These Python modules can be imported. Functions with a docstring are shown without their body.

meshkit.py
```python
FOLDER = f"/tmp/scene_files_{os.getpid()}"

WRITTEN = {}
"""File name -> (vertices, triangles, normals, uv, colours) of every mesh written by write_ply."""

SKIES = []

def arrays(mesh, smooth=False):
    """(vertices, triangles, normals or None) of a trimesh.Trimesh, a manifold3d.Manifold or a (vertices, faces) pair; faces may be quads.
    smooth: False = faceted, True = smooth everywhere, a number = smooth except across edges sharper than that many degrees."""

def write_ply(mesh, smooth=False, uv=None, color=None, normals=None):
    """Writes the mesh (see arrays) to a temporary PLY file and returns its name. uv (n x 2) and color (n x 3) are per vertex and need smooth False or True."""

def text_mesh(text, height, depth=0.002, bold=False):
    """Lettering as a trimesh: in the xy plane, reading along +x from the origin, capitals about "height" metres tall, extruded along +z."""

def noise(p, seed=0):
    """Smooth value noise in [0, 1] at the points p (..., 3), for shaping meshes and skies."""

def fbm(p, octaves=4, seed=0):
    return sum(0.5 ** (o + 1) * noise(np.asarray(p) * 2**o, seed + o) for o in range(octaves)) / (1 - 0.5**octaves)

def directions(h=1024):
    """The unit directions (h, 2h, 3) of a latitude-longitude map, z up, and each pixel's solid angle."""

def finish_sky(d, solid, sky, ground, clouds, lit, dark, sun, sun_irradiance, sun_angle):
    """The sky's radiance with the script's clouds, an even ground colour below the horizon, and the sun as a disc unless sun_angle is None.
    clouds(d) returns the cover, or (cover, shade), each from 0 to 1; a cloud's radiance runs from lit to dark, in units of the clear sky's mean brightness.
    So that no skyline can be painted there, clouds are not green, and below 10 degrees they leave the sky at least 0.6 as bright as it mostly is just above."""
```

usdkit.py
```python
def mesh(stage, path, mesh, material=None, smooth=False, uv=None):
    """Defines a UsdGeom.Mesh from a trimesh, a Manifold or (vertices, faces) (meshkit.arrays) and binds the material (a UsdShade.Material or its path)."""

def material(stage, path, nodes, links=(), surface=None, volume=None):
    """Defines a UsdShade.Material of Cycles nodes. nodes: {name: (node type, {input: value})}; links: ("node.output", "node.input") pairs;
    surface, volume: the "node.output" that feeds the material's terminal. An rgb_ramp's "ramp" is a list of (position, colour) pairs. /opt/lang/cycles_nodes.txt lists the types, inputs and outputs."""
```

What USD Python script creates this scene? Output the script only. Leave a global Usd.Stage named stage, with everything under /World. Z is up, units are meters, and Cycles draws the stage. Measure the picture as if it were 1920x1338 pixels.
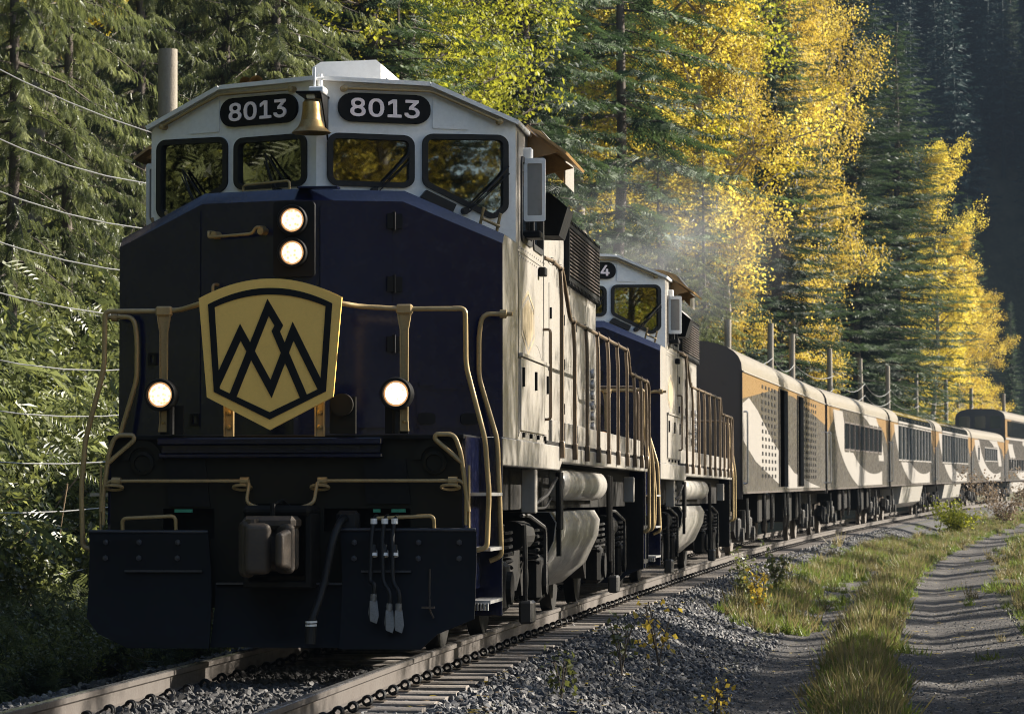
import math, random
import numpy as np, trimesh, usdkit, meshkit
from shapely.geometry import Polygon, LineString, box as sbox, Point
from shapely.ops import unary_union
from shapely import affinity
from scipy.interpolate import CubicSpline
from pxr import Usd, UsdGeom, UsdLux, UsdShade, Gf, Sdf, Vt

random.seed(5)
RNG = np.random.default_rng(11)
stage = Usd.Stage.CreateInMemory()
W = UsdGeom.Xform.Define(stage, '/World')
UsdGeom.Scope.Define(stage, '/World/Looks')

# ------------------------------------------------------------------ camera, sky, sun, exposure
EXPOSURE = 1.88
YAW, PITCH, ROLL, EYE = -0.119, 0.0456, -0.0012, (4.5201, -32.3189, 1.2529)
cam = UsdGeom.Camera.Define(stage, '/World/camera')
cam.CreateHorizontalApertureAttr(36.0)
cam.CreateFocalLengthAttr(36.0 * 5787.4 / 1920)
cam.CreateFStopAttr(9.0)
cam.CreateFocusDistanceAttr(25.5)
cam.CreateExposureAttr(EXPOSURE)
cam.CreateClippingRangeAttr((0.1, 5000.0))
_fw = np.array([math.sin(YAW) * math.cos(PITCH), math.cos(YAW) * math.cos(PITCH), math.sin(PITCH)])
_rt = np.array([math.cos(YAW), -math.sin(YAW), 0]); _up = np.cross(_rt, _fw)
_r2 = _rt * math.cos(ROLL) + _up * math.sin(ROLL); _u2 = -_rt * math.sin(ROLL) + _up * math.cos(ROLL)
_m = np.eye(4); _m[0, :3] = _r2; _m[1, :3] = _u2; _m[2, :3] = -_fw; _m[3, :3] = EYE
cam.AddTransformOp().Set(Gf.Matrix4d(*_m.ravel().tolist()))

SUN_EL, SUN_AZ = math.radians(27.0), math.radians(65.0)      # azimuth from +y towards +x
SUN = np.array([math.cos(SUN_EL) * math.sin(SUN_AZ), math.cos(SUN_EL) * math.cos(SUN_AZ), math.sin(SUN_EL)])
dome = UsdLux.DomeLight.Define(stage, '/World/sky')
usdkit.material(stage, '/World/Looks/sky', {
    's': ('sky_texture', {'sky_type': 'single_scattering', 'sun_disc': False, 'sun_elevation': SUN_EL, 'sun_rotation': SUN_AZ}),
    'b': ('background_shader', {'strength': 0.066})}, [('s.color', 'b.color')], surface='b.background')
UsdShade.MaterialBindingAPI.Apply(dome.GetPrim()).Bind(UsdShade.Material.Get(stage, '/World/Looks/sky'))
dome.GetPrim().SetCustomDataByKey('kind', 'structure')
sun = UsdLux.DistantLight.Define(stage, '/World/sun')
sun.CreateNormalizeAttr(True) if hasattr(sun, 'CreateNormalizeAttr') else None
UsdLux.LightAPI(sun.GetPrim()).CreateNormalizeAttr(True)
sun.CreateIntensityAttr(1.25); sun.CreateAngleAttr(0.5); sun.CreateColorAttr(Gf.Vec3f(1.0, 0.93, 0.82))
sun.AddOrientOp().Set(Gf.Quatf(Gf.Rotation(Gf.Vec3d(0, 0, 1), Gf.Vec3d(*SUN)).GetQuat()))

# ------------------------------------------------------------------ helpers
def prim_tag(p, label=None, cat=None, group=None, kind=None):
    for k, v in (('label', label), ('category', cat), ('group', group), ('kind', kind)):
        if v: p.SetCustomDataByKey(k, v)
    return p
COUNT = {}
def numbered(parent, name):
    k = (parent, name); n = COUNT.get(k, 0); COUNT[k] = n + 1
    return f'{parent}/{name}' + (f'_{n:03d}' if n else '')
def thing(name, label=None, cat=None, loc=(0, 0, 0), rot=0.0, group=None, kind=None, scale=None, root='/World'):
    x = UsdGeom.Xform.Define(stage, numbered(root, name))
    x.AddTranslateOp().Set(Gf.Vec3d(*map(float, loc)))
    if rot: x.AddRotateZOp().Set(math.degrees(rot))
    if scale is not None: x.AddScaleOp().Set(Gf.Vec3f(*([scale] * 3 if np.ndim(scale) == 0 else scale)))
    return prim_tag(x.GetPrim(), label, cat, group, kind)
def klass(name):
    return stage.CreateClassPrim('/World/' + name)
def copy_of(kl, name, label, cat, loc, rot=0.0, group=None, kind=None, scale=None):
    p = thing(name, label, cat, loc, rot, group, kind, scale)
    p.GetReferences().AddInternalReference(kl.GetPath()); p.SetInstanceable(True)
    return p
def part(parent, name, mesh, mat, smooth=False, label=None):
    """mesh: MB, trimesh or (v, f). parent: prim or '/World'."""
    if isinstance(mesh, MB): mesh = mesh.mesh()
    pp = parent if isinstance(parent, str) else str(parent.GetPath())
    m = usdkit.mesh(stage, numbered(pp, name), mesh, M[mat], smooth)
    return prim_tag(m.GetPrim(), label)
def solo(name, mesh, mat, label=None, cat=None, group=None, kind=None, smooth=False):
    return prim_tag(part('/World', name, mesh, mat, smooth), label, cat, group, kind)

class MB:
    """Collects shapes into one mesh."""
    def __init__(s): s.v, s.f, s.n = [], [], 0
    def add(s, v, f):
        v, f = np.asarray(v, float), np.asarray(f, int)
        if f.shape[1] == 4: f = np.vstack([f[:, [0, 1, 2]], f[:, [0, 2, 3]]])
        s.v.append(v); s.f.append(f + s.n); s.n += len(v); return s
    def tm(s, t): return s.add(t.vertices, t.faces)
    def box(s, lo, hi, bev=0.0):
        lo, hi = np.minimum(lo, hi).astype(float), np.maximum(lo, hi).astype(float)
        b = min(bev, 0.45 * (hi - lo).min())
        if b <= 0:
            v = np.array([[x, y, z] for x in (lo[0], hi[0]) for y in (lo[1], hi[1]) for z in (lo[2], hi[2])])
            return s.add(v, [[0, 1, 3, 2], [4, 6, 7, 5], [0, 4, 5, 1], [2, 3, 7, 6], [0, 2, 6, 4], [1, 5, 7, 3]])
        pts = []
        for k in range(3):
            for sg in np.ndindex(2, 2, 2):
                p = [lo[i] + b if sg[i] == 0 else hi[i] - b for i in range(3)]
                p[k] = lo[k] if sg[k] == 0 else hi[k]
                pts.append(p)
        return s.hull(pts)
    def hull(s, pts):
        return s.tm(trimesh.convex.convex_hull(np.asarray(pts, float)))
    def ext(s, poly, O, U, V, N, d):
        """Extrudes a shapely polygon given in (u, v) to O + uU + vV + [0..d]N."""
        for g in getattr(poly, 'geoms', [poly]):
            if g.is_empty or g.area < 1e-7: continue
            t = trimesh.creation.extrude_polygon(g, 1.0, engine='earcut')
            q = np.asarray(t.vertices)
            O_, U_, V_, N_ = (np.asarray(a, float) for a in (O, U, V, N))
            s.add(O_ + q[:, :1] * U_ + q[:, 1:2] * V_ + q[:, 2:] * d * N_, t.faces if np.dot(np.cross(U_, V_), N_) * d > 0 else t.faces[:, ::-1])
        return s
    def tube(s, path, r, n=8, cap=True):
        p = np.asarray(path, float); t = np.gradient(p, axis=0)
        d = np.diff(p, axis=0); d /= np.linalg.norm(d, axis=1, keepdims=True) + 1e-12
        t = np.vstack([d[:1], d[:-1] + d[1:], d[-1:]]); t /= np.linalg.norm(t, axis=1, keepdims=True) + 1e-12
        a = np.cross(t[0], [0, 0, 1.0] if abs(t[0, 2]) < .9 else [1.0, 0, 0]); a /= np.linalg.norm(a)
        A = [a]
        for k in range(1, len(p)):
            a = a - t[k] * (a @ t[k]); a /= np.linalg.norm(a) + 1e-12; A.append(a)
        A = np.array(A); B = np.cross(t, A); an = np.arange(n) * 2 * np.pi / n
        rr = np.broadcast_to(r, (len(p),))[:, None, None]
        v = (p[:, None] + rr * (np.cos(an)[None, :, None] * A[:, None] + np.sin(an)[None, :, None] * B[:, None])).reshape(-1, 3)
        i, j = np.meshgrid(np.arange(len(p) - 1), np.arange(n), indexing='ij')
        q = np.stack([i * n + j, i * n + (j + 1) % n, (i + 1) * n + (j + 1) % n, (i + 1) * n + j], -1).reshape(-1, 4)
        s.add(v, q)
        if cap:
            for k, o in ((0, 1), (len(p) - 1, -1)):
                s.add(np.vstack([v[k * n:(k + 1) * n], p[k:k + 1]]), [[(j + 1) % n, j, n][::o] for j in range(n)])
        return s
    def cyl(s, a, b, r, n=16): return s.tube([a, b], r, n)
    def lathe(s, prof, O, ax=(0, 0, 1), n=24):
        """prof: (radius, height) pairs along the axis from O."""
        ax = np.asarray(ax, float); ax /= np.linalg.norm(ax)
        a = np.cross(ax, [1.0, 0, 0] if abs(ax[0]) < .9 else [0, 1.0, 0]); a /= np.linalg.norm(a); b = np.cross(ax, a)
        pr = np.asarray(prof, float); an = np.arange(n) * 2 * np.pi / n
        ring = np.cos(an)[:, None] * a + np.sin(an)[:, None] * b
        v = (np.asarray(O, float) + pr[:, None, 1:] * ax + pr[:, None, :1] * ring[None]).reshape(-1, 3)
        i, j = np.meshgrid(np.arange(len(pr) - 1), np.arange(n), indexing='ij')
        return s.add(v, np.stack([i * n + j, i * n + (j + 1) % n, (i + 1) * n + (j + 1) % n, (i + 1) * n + j], -1).reshape(-1, 4))
    def mesh(s): return trimesh.Trimesh(np.vstack(s.v), np.vstack(s.f), process=False)

def fillet(pts, r, n=5):
    """Rounds the corners of a polyline."""
    p = np.asarray(pts, float); out = [p[0]]
    for k in range(1, len(p) - 1):
        a, b = p[k - 1] - p[k], p[k + 1] - p[k]; la, lb = np.linalg.norm(a), np.linalg.norm(b)
        q = min(r, la * .45, lb * .45); A, B = p[k] + a / la * q, p[k] + b / lb * q
        for u in np.linspace(0, 1, n): out.append((1 - u) ** 2 * A + 2 * u * (1 - u) * p[k] + u * u * B)
    return np.array(out + [p[-1]])
def rrect(x0, z0, x1, z1, r): return sbox(x0 + r, z0 + r, x1 - r, z1 - r).buffer(r, 6)
def rnd(poly, r): return poly.buffer(-r).buffer(r, 6)

# ------------------------------------------------------------------ materials
M = {}
def mat(name, nodes, links=(), surface='p.BSDF', volume=None):
    M[name] = usdkit.material(stage, '/World/Looks/' + name, nodes, links, surface=surface, volume=volume); return M[name]
def paint(name, c, rough=.4, metallic=0., dirt=.25, dirt_c=(.05, .045, .04), scale=2.2, coat=0., streak=True, spec=.5, grain=0.0):
    """Painted or bare metal with uneven grime and a little relief, in object space."""
    n = {'tc': ('texture_coordinate', {}), 'mp': ('mapping', {'scale': (1, 1, .22 if streak else 1)}),
         'n1': ('noise_texture', {'scale': scale, 'detail': 8, 'roughness': .62}), 'n2': ('noise_texture', {'scale': scale * 9, 'detail': 5, 'roughness': .6}),
         'mm': ('math', {'math_type': 'multiply'}), 'rr': ('rgb_ramp', {'ramp': [(.16, (0, 0, 0)), (.42, (1, 1, 1))]}),
         'mf': ('math', {'math_type': 'multiply', 'value2': dirt}), 'mx': ('mix', {'color1': c, 'color2': dirt_c}),
         'mr': ('map_range', {'from_min': .2, 'from_max': .8, 'to_min': max(.04, rough - .1), 'to_max': min(1, rough + .18)}),
         'wv': ('math', {'math_type': 'multiply_add', 'value2': 3.0}), 'bp': ('bump', {'strength': .16 + grain, 'distance': .004}),
         'p': ('principled_bsdf', {'metallic': metallic, 'coat_weight': coat, 'coat_roughness': .12, 'specular_ior_level': spec})}
    l = [('tc.object', 'mp.vector'), ('mp.vector', 'n1.vector'), ('tc.object', 'n2.vector'), ('n1.fac', 'mm.value1'), ('n2.fac', 'mm.value2'), ('mm.value', 'rr.fac'),
         ('rr.color', 'mf.value1'), ('mf.value', 'mx.fac'), ('mx.color', 'p.base_color'), ('n2.fac', 'mr.value'), ('mr.result', 'p.roughness'),
         ('n1.fac', 'wv.value1'), ('n2.fac', 'wv.value3'), ('wv.value', 'bp.height'), ('bp.normal', 'p.normal')]
    return mat(name, n, l)
paint('navy', (.0026, .0040, .0165), .13, coat=.28, spec=.3, dirt=.15, dirt_c=(.010, .009, .010), scale=1.1)
paint('cream', (.30, .28, .25), .3, dirt=.5, dirt_c=(.15, .125, .10), coat=.25, scale=2.6)
paint('cab_white', (.70, .695, .68), .42, dirt=.18, dirt_c=(.25, .22, .18), scale=3)
paint('livery_gold', (.23, .135, .05), .3, coat=.4, dirt=.35, dirt_c=(.2, .14, .07))
paint('livery_grey', (.078, .069, .058), .26, dirt=.5, dirt_c=(.055, .046, .036), coat=.5, scale=.9)
paint('livery_pale', (.215, .20, .18), .34, dirt=.35, dirt_c=(.3, .27, .24), coat=.1)
paint('crest_gold', (.76, .46, .105), .42, dirt=.12, dirt_c=(.25, .15, .05), scale=5, streak=False)
paint('pipe_gold', (.34, .24, .105), .34, metallic=.2, dirt=.45, dirt_c=(.07, .05, .03), scale=6)
paint('pipe_bronze', (.13, .088, .050), .4, metallic=.3, dirt=.5, dirt_c=(.05, .04, .03), scale=6)
paint('lozenge', (.35, .28, .18), .36, dirt=.2)
paint('truck_steel', (.032, .029, .026), .5, metallic=.3, dirt=.6, dirt_c=(.03, .027, .022), scale=6)
paint('glad_steel', (.15, .15, .145), .5, metallic=.3, dirt=.5, scale=9)
paint('brass', (.36, .235, .085), .34, metallic=.85, dirt=.5, dirt_c=(.07, .05, .03), scale=6)
paint('gold_dark', (.33, .19, .06), .45, dirt=.4)
paint('black_paint', (.004, .004, .0042), .55, spec=.14, dirt=.5, dirt_c=(.016, .015, .013))
paint('pilot', (.0095, .0085, .0050), .55, spec=.14, dirt=.55, dirt_c=(.022, .019, .012), scale=1.3)
paint('plow_edge', (.012, .014, .022), .4, dirt=.5)
paint('plow', (.0026, .0028, .0042), .5, spec=.14, dirt=.6, dirt_c=(.009, .009, .010), scale=1.6)
paint('rubber', (.006, .006, .0065), .5, spec=.3, dirt=.4, dirt_c=(.018, .018, .018), scale=8)
paint('under', (.007, .0066, .006), .7, spec=.12, dirt=.6, dirt_c=(.028, .024, .019), scale=3)
paint('rust_steel', (.034, .026, .020), .6, metallic=.3, dirt=.6, dirt_c=(.10, .07, .04), scale=7, streak=False, grain=.2)
paint('steel', (.42, .41, .40), .35, metallic=.8, dirt=.3, scale=8)
paint('tank', (.27, .255, .23), .36, dirt=.65, dirt_c=(.10, .085, .07), coat=.2)
paint('white_trim', (.72, .71, .69), .4, dirt=.15)
paint('digit', (.84, .71, .69), .5, dirt=.08, dirt_c=(.4, .35, .35))
paint('green_tag', (.02, .22, .13), .5, dirt=.2)
paint('rail_side', (.075, .064, .055), .6, metallic=.2, dirt=.7, dirt_c=(.05, .038, .03), scale=5, streak=False, grain=.2)
paint('rail_top', (.40, .38, .36), .22, metallic=.9, dirt=.2, scale=3)
paint('tie', (.165, .142, .122), .85, dirt=.75, dirt_c=(.06, .05, .042), scale=9, streak=False, grain=.5)
paint('timber_post', (.20, .17, .13), .85, dirt=.6, dirt_c=(.11, .09, .065), scale=6, grain=.8)
paint('wire', (.27, .265, .25), .4, metallic=.6, dirt=.2)
paint('interior', (.10, .10, .085), .6)
paint('seat_tan', (.42, .26, .08), .6)
mat('glass_pane', {'f': ('fresnel', {'IOR': 2.2}), 't': ('transparent_bsdf', {'color': (.80, .84, .80)}), 'g': ('glossy_bsdf', {'color': (1, 1, 1), 'roughness': .015}), 'x': ('mix_closure', {})},
    [('f.fac', 'x.fac'), ('t.BSDF', 'x.closure1'), ('g.BSDF', 'x.closure2')], surface='x.closure')
mat('coach_glass', {'f': ('fresnel', {'IOR': 1.7}), 't': ('principled_bsdf', {'base_color': (.03, .034, .032), 'roughness': .1}), 'g': ('glossy_bsdf', {'color': (1, 1, 1), 'roughness': .05}), 'x': ('mix_closure', {})},
    [('f.fac', 'x.fac'), ('t.BSDF', 'x.closure1'), ('g.BSDF', 'x.closure2')], surface='x.closure')
for nm, st in (('lamp_hot', .8), ('lamp_warm', .5)):
    mat(nm, {'tc': ('texture_coordinate', {}), 'v': ('voronoi_texture', {'scale': 34.0}), 'r': ('rgb_ramp', {'ramp': [(0, (.55, .30, .12)), (.28, (.9, .62, .34)), (.6, (1, .88, .70)), (1, (1, .97, .90))]}),
             'e': ('emission', {'strength': st})}, [('tc.object', 'v.vector'), ('v.distance', 'r.fac'), ('r.color', 'e.color')], surface='e.emission')

mat('lamp_rim', {'e': ('emission', {'color': (1.0, .52, .22), 'strength': .2})}, [], surface='e.emission')

def leaf(name, ramp, trans=.4, rough=.5, tint=1.0, spec=.3):
    n = {'g': ('geometry', {}), 'o': ('object_info', {}), 'tc': ('texture_coordinate', {}), 'nz': ('noise_texture', {'scale': .55, 'detail': 3}),
         'a1': ('math', {'math_type': 'multiply_add', 'value2': .6, 'value3': 0.}), 'a2': ('math', {'math_type': 'multiply_add', 'value2': 1.9, 'value3': -.74}),
         'ad': ('math', {'math_type': 'add', 'use_clamp': True}), 'r': ('rgb_ramp', {'ramp': ramp}),
         'hv': ('hsv', {'hue': .5, 'saturation': 1.0}), 'vr': ('map_range', {'from_min': 0, 'from_max': 1, 'to_min': .75, 'to_max': 1.25}),
         'p': ('principled_bsdf', {'roughness': rough, 'specular_ior_level': spec}), 't': ('translucent_bsdf', {}), 'x': ('mix_closure', {'fac': trans})}
    l = [('g.random_per_island', 'a1.value1'), ('tc.object', 'nz.vector'), ('nz.fac', 'a2.value1'), ('a1.value', 'ad.value1'), ('a2.value', 'ad.value2'), ('ad.value', 'r.fac'),
         ('o.random', 'vr.value'), ('vr.result', 'hv.value'), ('r.color', 'hv.color'), ('hv.color', 'p.base_color'), ('hv.color', 't.color'),
         ('p.BSDF', 'x.closure1'), ('t.BSDF', 'x.closure2')]
    return mat(name, n, l, surface='x.closure')
leaf('needles_fir', [(0, (.016, .032, .010)), (.45, (.070, .108, .036)), (1, (.19, .22, .07))], .34, .6, spec=.3)
leaf('needles_blue', [(0, (.016, .030, .013)), (.45, (.066, .100, .040)), (1, (.17, .20, .08))], .34, .6, spec=.3)
leaf('needles_cedar', [(0, (.036, .048, .016)), (.42, (.17, .19, .065)), (1, (.42, .42, .21))], .45, .42, spec=.5)
leaf('leaf_yellow', [(0, (.34, .27, .02)), (.45, (.62, .50, .085)), (1, (.76, .66, .18))], .5)
leaf('leaf_gold', [(0, (.36, .25, .03)), (.5, (.62, .485, .085)), (1, (.76, .64, .19))], .52)
leaf('leaf_lime', [(0, (.20, .22, .02)), (.5, (.45, .43, .04)), (1, (.66, .60, .08))], .5)
leaf('leaf_shrub', [(0, (.045, .054, .014)), (.35, (.20, .215, .055)), (.72, (.42, .39, .14)), (1, (.58, .45, .20))], .45, .42, spec=.5)
leaf('leaf_dry', [(0, (.11, .08, .05)), (.5, (.30, .215, .135)), (1, (.52, .41, .26))], .35)
leaf('grass_green', [(0, (.08, .11, .018)), (.5, (.20, .24, .042)), (1, (.42, .40, .10))], .45)
leaf('grass_dry', [(0, (.13, .11, .045)), (.5, (.28, .23, .10)), (1, (.48, .40, .20))], .4)
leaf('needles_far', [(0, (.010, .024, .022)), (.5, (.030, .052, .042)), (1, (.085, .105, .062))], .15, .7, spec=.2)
paint('bark', (.085, .066, .050), .9, dirt=.7, dirt_c=(.03, .025, .02), scale=5, grain=1.0)
paint('bark_pale', (.20, .175, .145), .85, dirt=.7, dirt_c=(.06, .05, .04), scale=6, grain=.8)
# ------------------------------------------------------------------ track line: offset to the right and grade along y
_T = CubicSpline([-60, -30, 0, 18, 28.8, 55, 81.2, 107.4, 133.6, 159.8, 200, 260, 330, 420, 600, 800], [1.3, .36, 0, .13, .36, 1.52, 3.35, 5.45, 7.8, 10.6, 15.9, 25.8, 39.5, 59.0, 100.0, 146.0])
_G = CubicSpline([-60, -30, 0, 18, 28.8, 55, 81, 107, 134, 160, 220, 300, 420, 800], [0, 0, 0, 0, .03, .17, .36, .55, .75, .95, 1.4, 2.0, 2.9, 5.])
def T(y): return _T(y)
def G(y): return _G(y)
def at(u, y, z=0.0):
    """A point u metres right of the track's centre line at y (perpendicular offset neglected beyond first order)."""
    k = _T(y, 1)
    return np.array([T(y) + u, y - u * k, G(y) + z])
def heading(y): return -math.atan(float(_T(y, 1)))

# ------------------------------------------------------------------ the locomotive
VN, VC = .67 / 1.55, .73 / 1.53
def vface(sg, y0, k):
    """Frame of one half of a V-shaped front: (x, z) of the front view -> points; N points outwards."""
    n = np.array([sg * k, -1, 0]) / math.hypot(k, 1)
    return (np.array([0, y0, 0.]), np.array([1., sg * k, 0]), np.array([0, 0, 1.]), n)
def off(fr, d): return (fr[0] + fr[3] * d, fr[1], fr[2], fr[3])
def on(fr, x, z, d=0.): return fr[0] + fr[1] * x + fr[2] * z + fr[3] * d
FRONT = lambda y: (np.array([0, y, 0.]), np.array([1., 0, 0]), np.array([0, 0, 1.]), np.array([0, -1., 0]))
SIDE = lambda x, sg: (np.array([sg * x, 0, 0.]), np.array([0, 1., 0]), np.array([0, 0, 1.]), np.array([sg * 1., 0, 0]))
def text_on(text, fr, x0, x1, z0, z1, d, depth=.008):
    t = meshkit.text_mesh(text, 1.0, 1.0, bold=True); v = np.array(t.vertices)
    lo, hi = v.min(0), v.max(0)
    u = x0 + (v[:, 0] - lo[0]) / (hi[0] - lo[0]) * (x1 - x0); w = z0 + (v[:, 1] - lo[1]) / (hi[1] - lo[1]) * (z1 - z0)
    return trimesh.Trimesh(fr[0] + fr[1] * u[:, None] + fr[2] * w[:, None] + fr[3] * (d + (v[:, 2:] - lo[2]) / (hi[2] - lo[2]) * depth), t.faces, process=False)

def lamp(parent, name, c, r, n, mt):
    n = np.asarray(n, float)
    h = part(parent, name, MB().lathe([(r * 1.28, -.10), (r * 1.30, .02), (r * 1.22, .045), (r * 1.03, .045), (r * 1.0, .0), (r * .7, -.06), (0.0, -.07)], c, n, 28), 'black_paint', 40)
    part(h, 'lens', MB().lathe([(r * .86, .016), (r * .7, .024), (r * .4, .032), (0.001, .036)], c, n, 28), mt, True)
    part(h, 'reflector', MB().lathe([(r * 1.0, .004), (r * .86, .015)], c, n, 28), 'lamp_rim')
    return h

def locomotive(label, number, y_c, digits=True):
    L = thing('diesel_locomotive', label, 'locomotive', (float(T(y_c)) - (.035 if y_c > 5 else 0), y_c, float(G(y_c))), heading(y_c))
    # --- nose: V-shaped front with bevelled top
    face = [(0, 1.735), (1.55, 1.735), (1.55, 3.265), (.80, 3.575), (0, 3.565)]
    for sg in (1, -1):
        fr = vface(sg, -8.8, VN); fb = [on(fr, sg * x, z) for x, z in face]
        n = np.array([sg * VN, -1, 0]) / math.hypot(VN, 1)
        m = MB()
        poly = Polygon([(sg * x, z) for x, z in face])
        m.ext(poly, *off(fr, -.05), .05)
        top0 = [on(fr, sg * x, z) for x, z in ((1.55, 3.265), (.80, 3.575), (0, 3.565))]
        top1 = [on(fr, sg * x, z, 0) + np.array([0, .10, 0]) for x, z in ((1.55, 3.345), (.80, 3.668), (0, 3.66))]
        back = [np.array([sg * 1.55, -7.10, 3.345]), np.array([sg * .80, -7.40, 3.668]), np.array([0, -7.80, 3.66])]
        v = top0 + top1 + back
        f = [[0, 1, 4, 3], [1, 2, 5, 4], [3, 4, 7, 6], [4, 5, 8, 7]]
        m.add(v, f if sg < 0 else [q[::-1] for q in f])
        part(L, 'nose_front', m, 'navy', 24)
        # side of the nose, wrapped in cream
        prof = [(-8.13, 1.735), (-7.08, 1.735), (-7.08, 3.345), (-8.03, 3.345), (-8.13, 3.265)]
        part(L, 'nose_side', MB().ext(Polygon(prof), *off(SIDE(1.548, sg), -.05), .05), 'cream')
    fr_r, fr_l = vface(1, -8.8, VN), vface(-1, -8.8, VN)
    d = part(L, 'nose_door', MB().ext(rrect(.188, 1.80, .715, 3.535, .03), *fr_r, .022), 'navy', 30)
    for z in (3.417, 2.923, 2.455):
        h = MB().ext(sbox(.675, z - .058, .722, z + .058), *off(fr_r, .0222), .022); h.ext(sbox(.732, z - .058, .79, z + .058), *off(fr_r, .0), .03)
        a, b = on(fr_r, .727, z - .07, .035), on(fr_r, .727, z + .07, .035); h.cyl(a, b, .014, 8)
        part(d, 'hinge', h, 'black_paint')
    # seam strips and shallow panels of the nose
    m = MB().ext(sbox(-.83, 1.80, -.815, 3.52), *fr_l, .008); part(L, 'nose_seam', m, 'navy')
    m = MB().ext(rrect(.90, 1.80, 1.42, 2.12, .03).difference(rrect(.915, 1.815, 1.405, 2.105, .025)), *fr_r, .008); part(L, 'nose_panel', m, 'navy')
    for x in (.98, 1.30):
        part(L, 'latch', MB().ext(rrect(x - .06, 2.13, x + .06, 2.17, .01), *fr_r, .014), 'navy')
        part(L, 'latch', MB().ext(rrect(x - .07, 1.83, x + .06, 1.92, .03), *fr_r, .016), 'black_paint')
    for (x, z) in ((-1.24, 2.36), (-.86, 1.87), (-1.05, 1.82)):
        part(L, 'latch', MB().ext(rrect(x - .04, z - .05, x + .04, z + .05, .01).difference(rrect(x - .02, z - .03, x + .02, z + .03, .005)), *fr_l, .014), 'black_paint')
    # headlight housing on the ridge
    hx = part(L, 'headlight_housing', MB().ext(rrect(-.155, 2.965, .17, 3.548, .03), *FRONT(-8.79), .055), 'black_paint', 30)
    part(hx, 'backing', MB().ext(sbox(-.13, 2.98, .145, 3.53), *FRONT(-8.79), -.13), 'black_paint')
    for z in (3.402, 3.148): lamp(L, 'headlight', (0.0, -8.86, z), .092, (0, -1, 0), 'lamp_warm')
    # grab irons
    for pts in ([(-.70, 3.345), (-.70, 3.30), (-.32, 3.312), (-.285, 3.36), (-.25, 3.36)],):
        p = fillet([on(fr_l, x, z, .07) for x, z in pts], .03)
        p = np.vstack([on(fr_l, -.70, 3.345, 0.), p, on(fr_l, -.25, 3.36, 0.)])
        g = part(L, 'grab_iron', MB().tube(p, .0125, 8), 'pipe_gold', True)
        for x, z in ((-.655, 3.318), (-.245, 3.33)): part(g, 'bracket', MB().lathe([(.03, 0), (.03, .075), (.0, .08)], on(fr_l, x, z), fr_l[3], 12), 'pipe_gold')
    p = [on(fr_l, -.66, 2.93), on(fr_l, -.66, 2.93, .07), on(fr_l, -.66, 2.84, .07), on(fr_l, -.30, 2.84, .07)]
    part(L, 'grab_iron', MB().tube(fillet(p, .03), .0125, 8), 'pipe_gold', True)
    # --- cab front walls with four windows
    wins = [Polygon([(.08, 3.775), (.745, 3.775), (.745, 4.205), (.08, 4.205)]), Polygon([(.805, 4.225), (1.475, 4.24), (1.475, 3.63), (1.365, 3.53), (.805, 3.805)])]
    wins = [rnd(w, .085) for w in wins]
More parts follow.
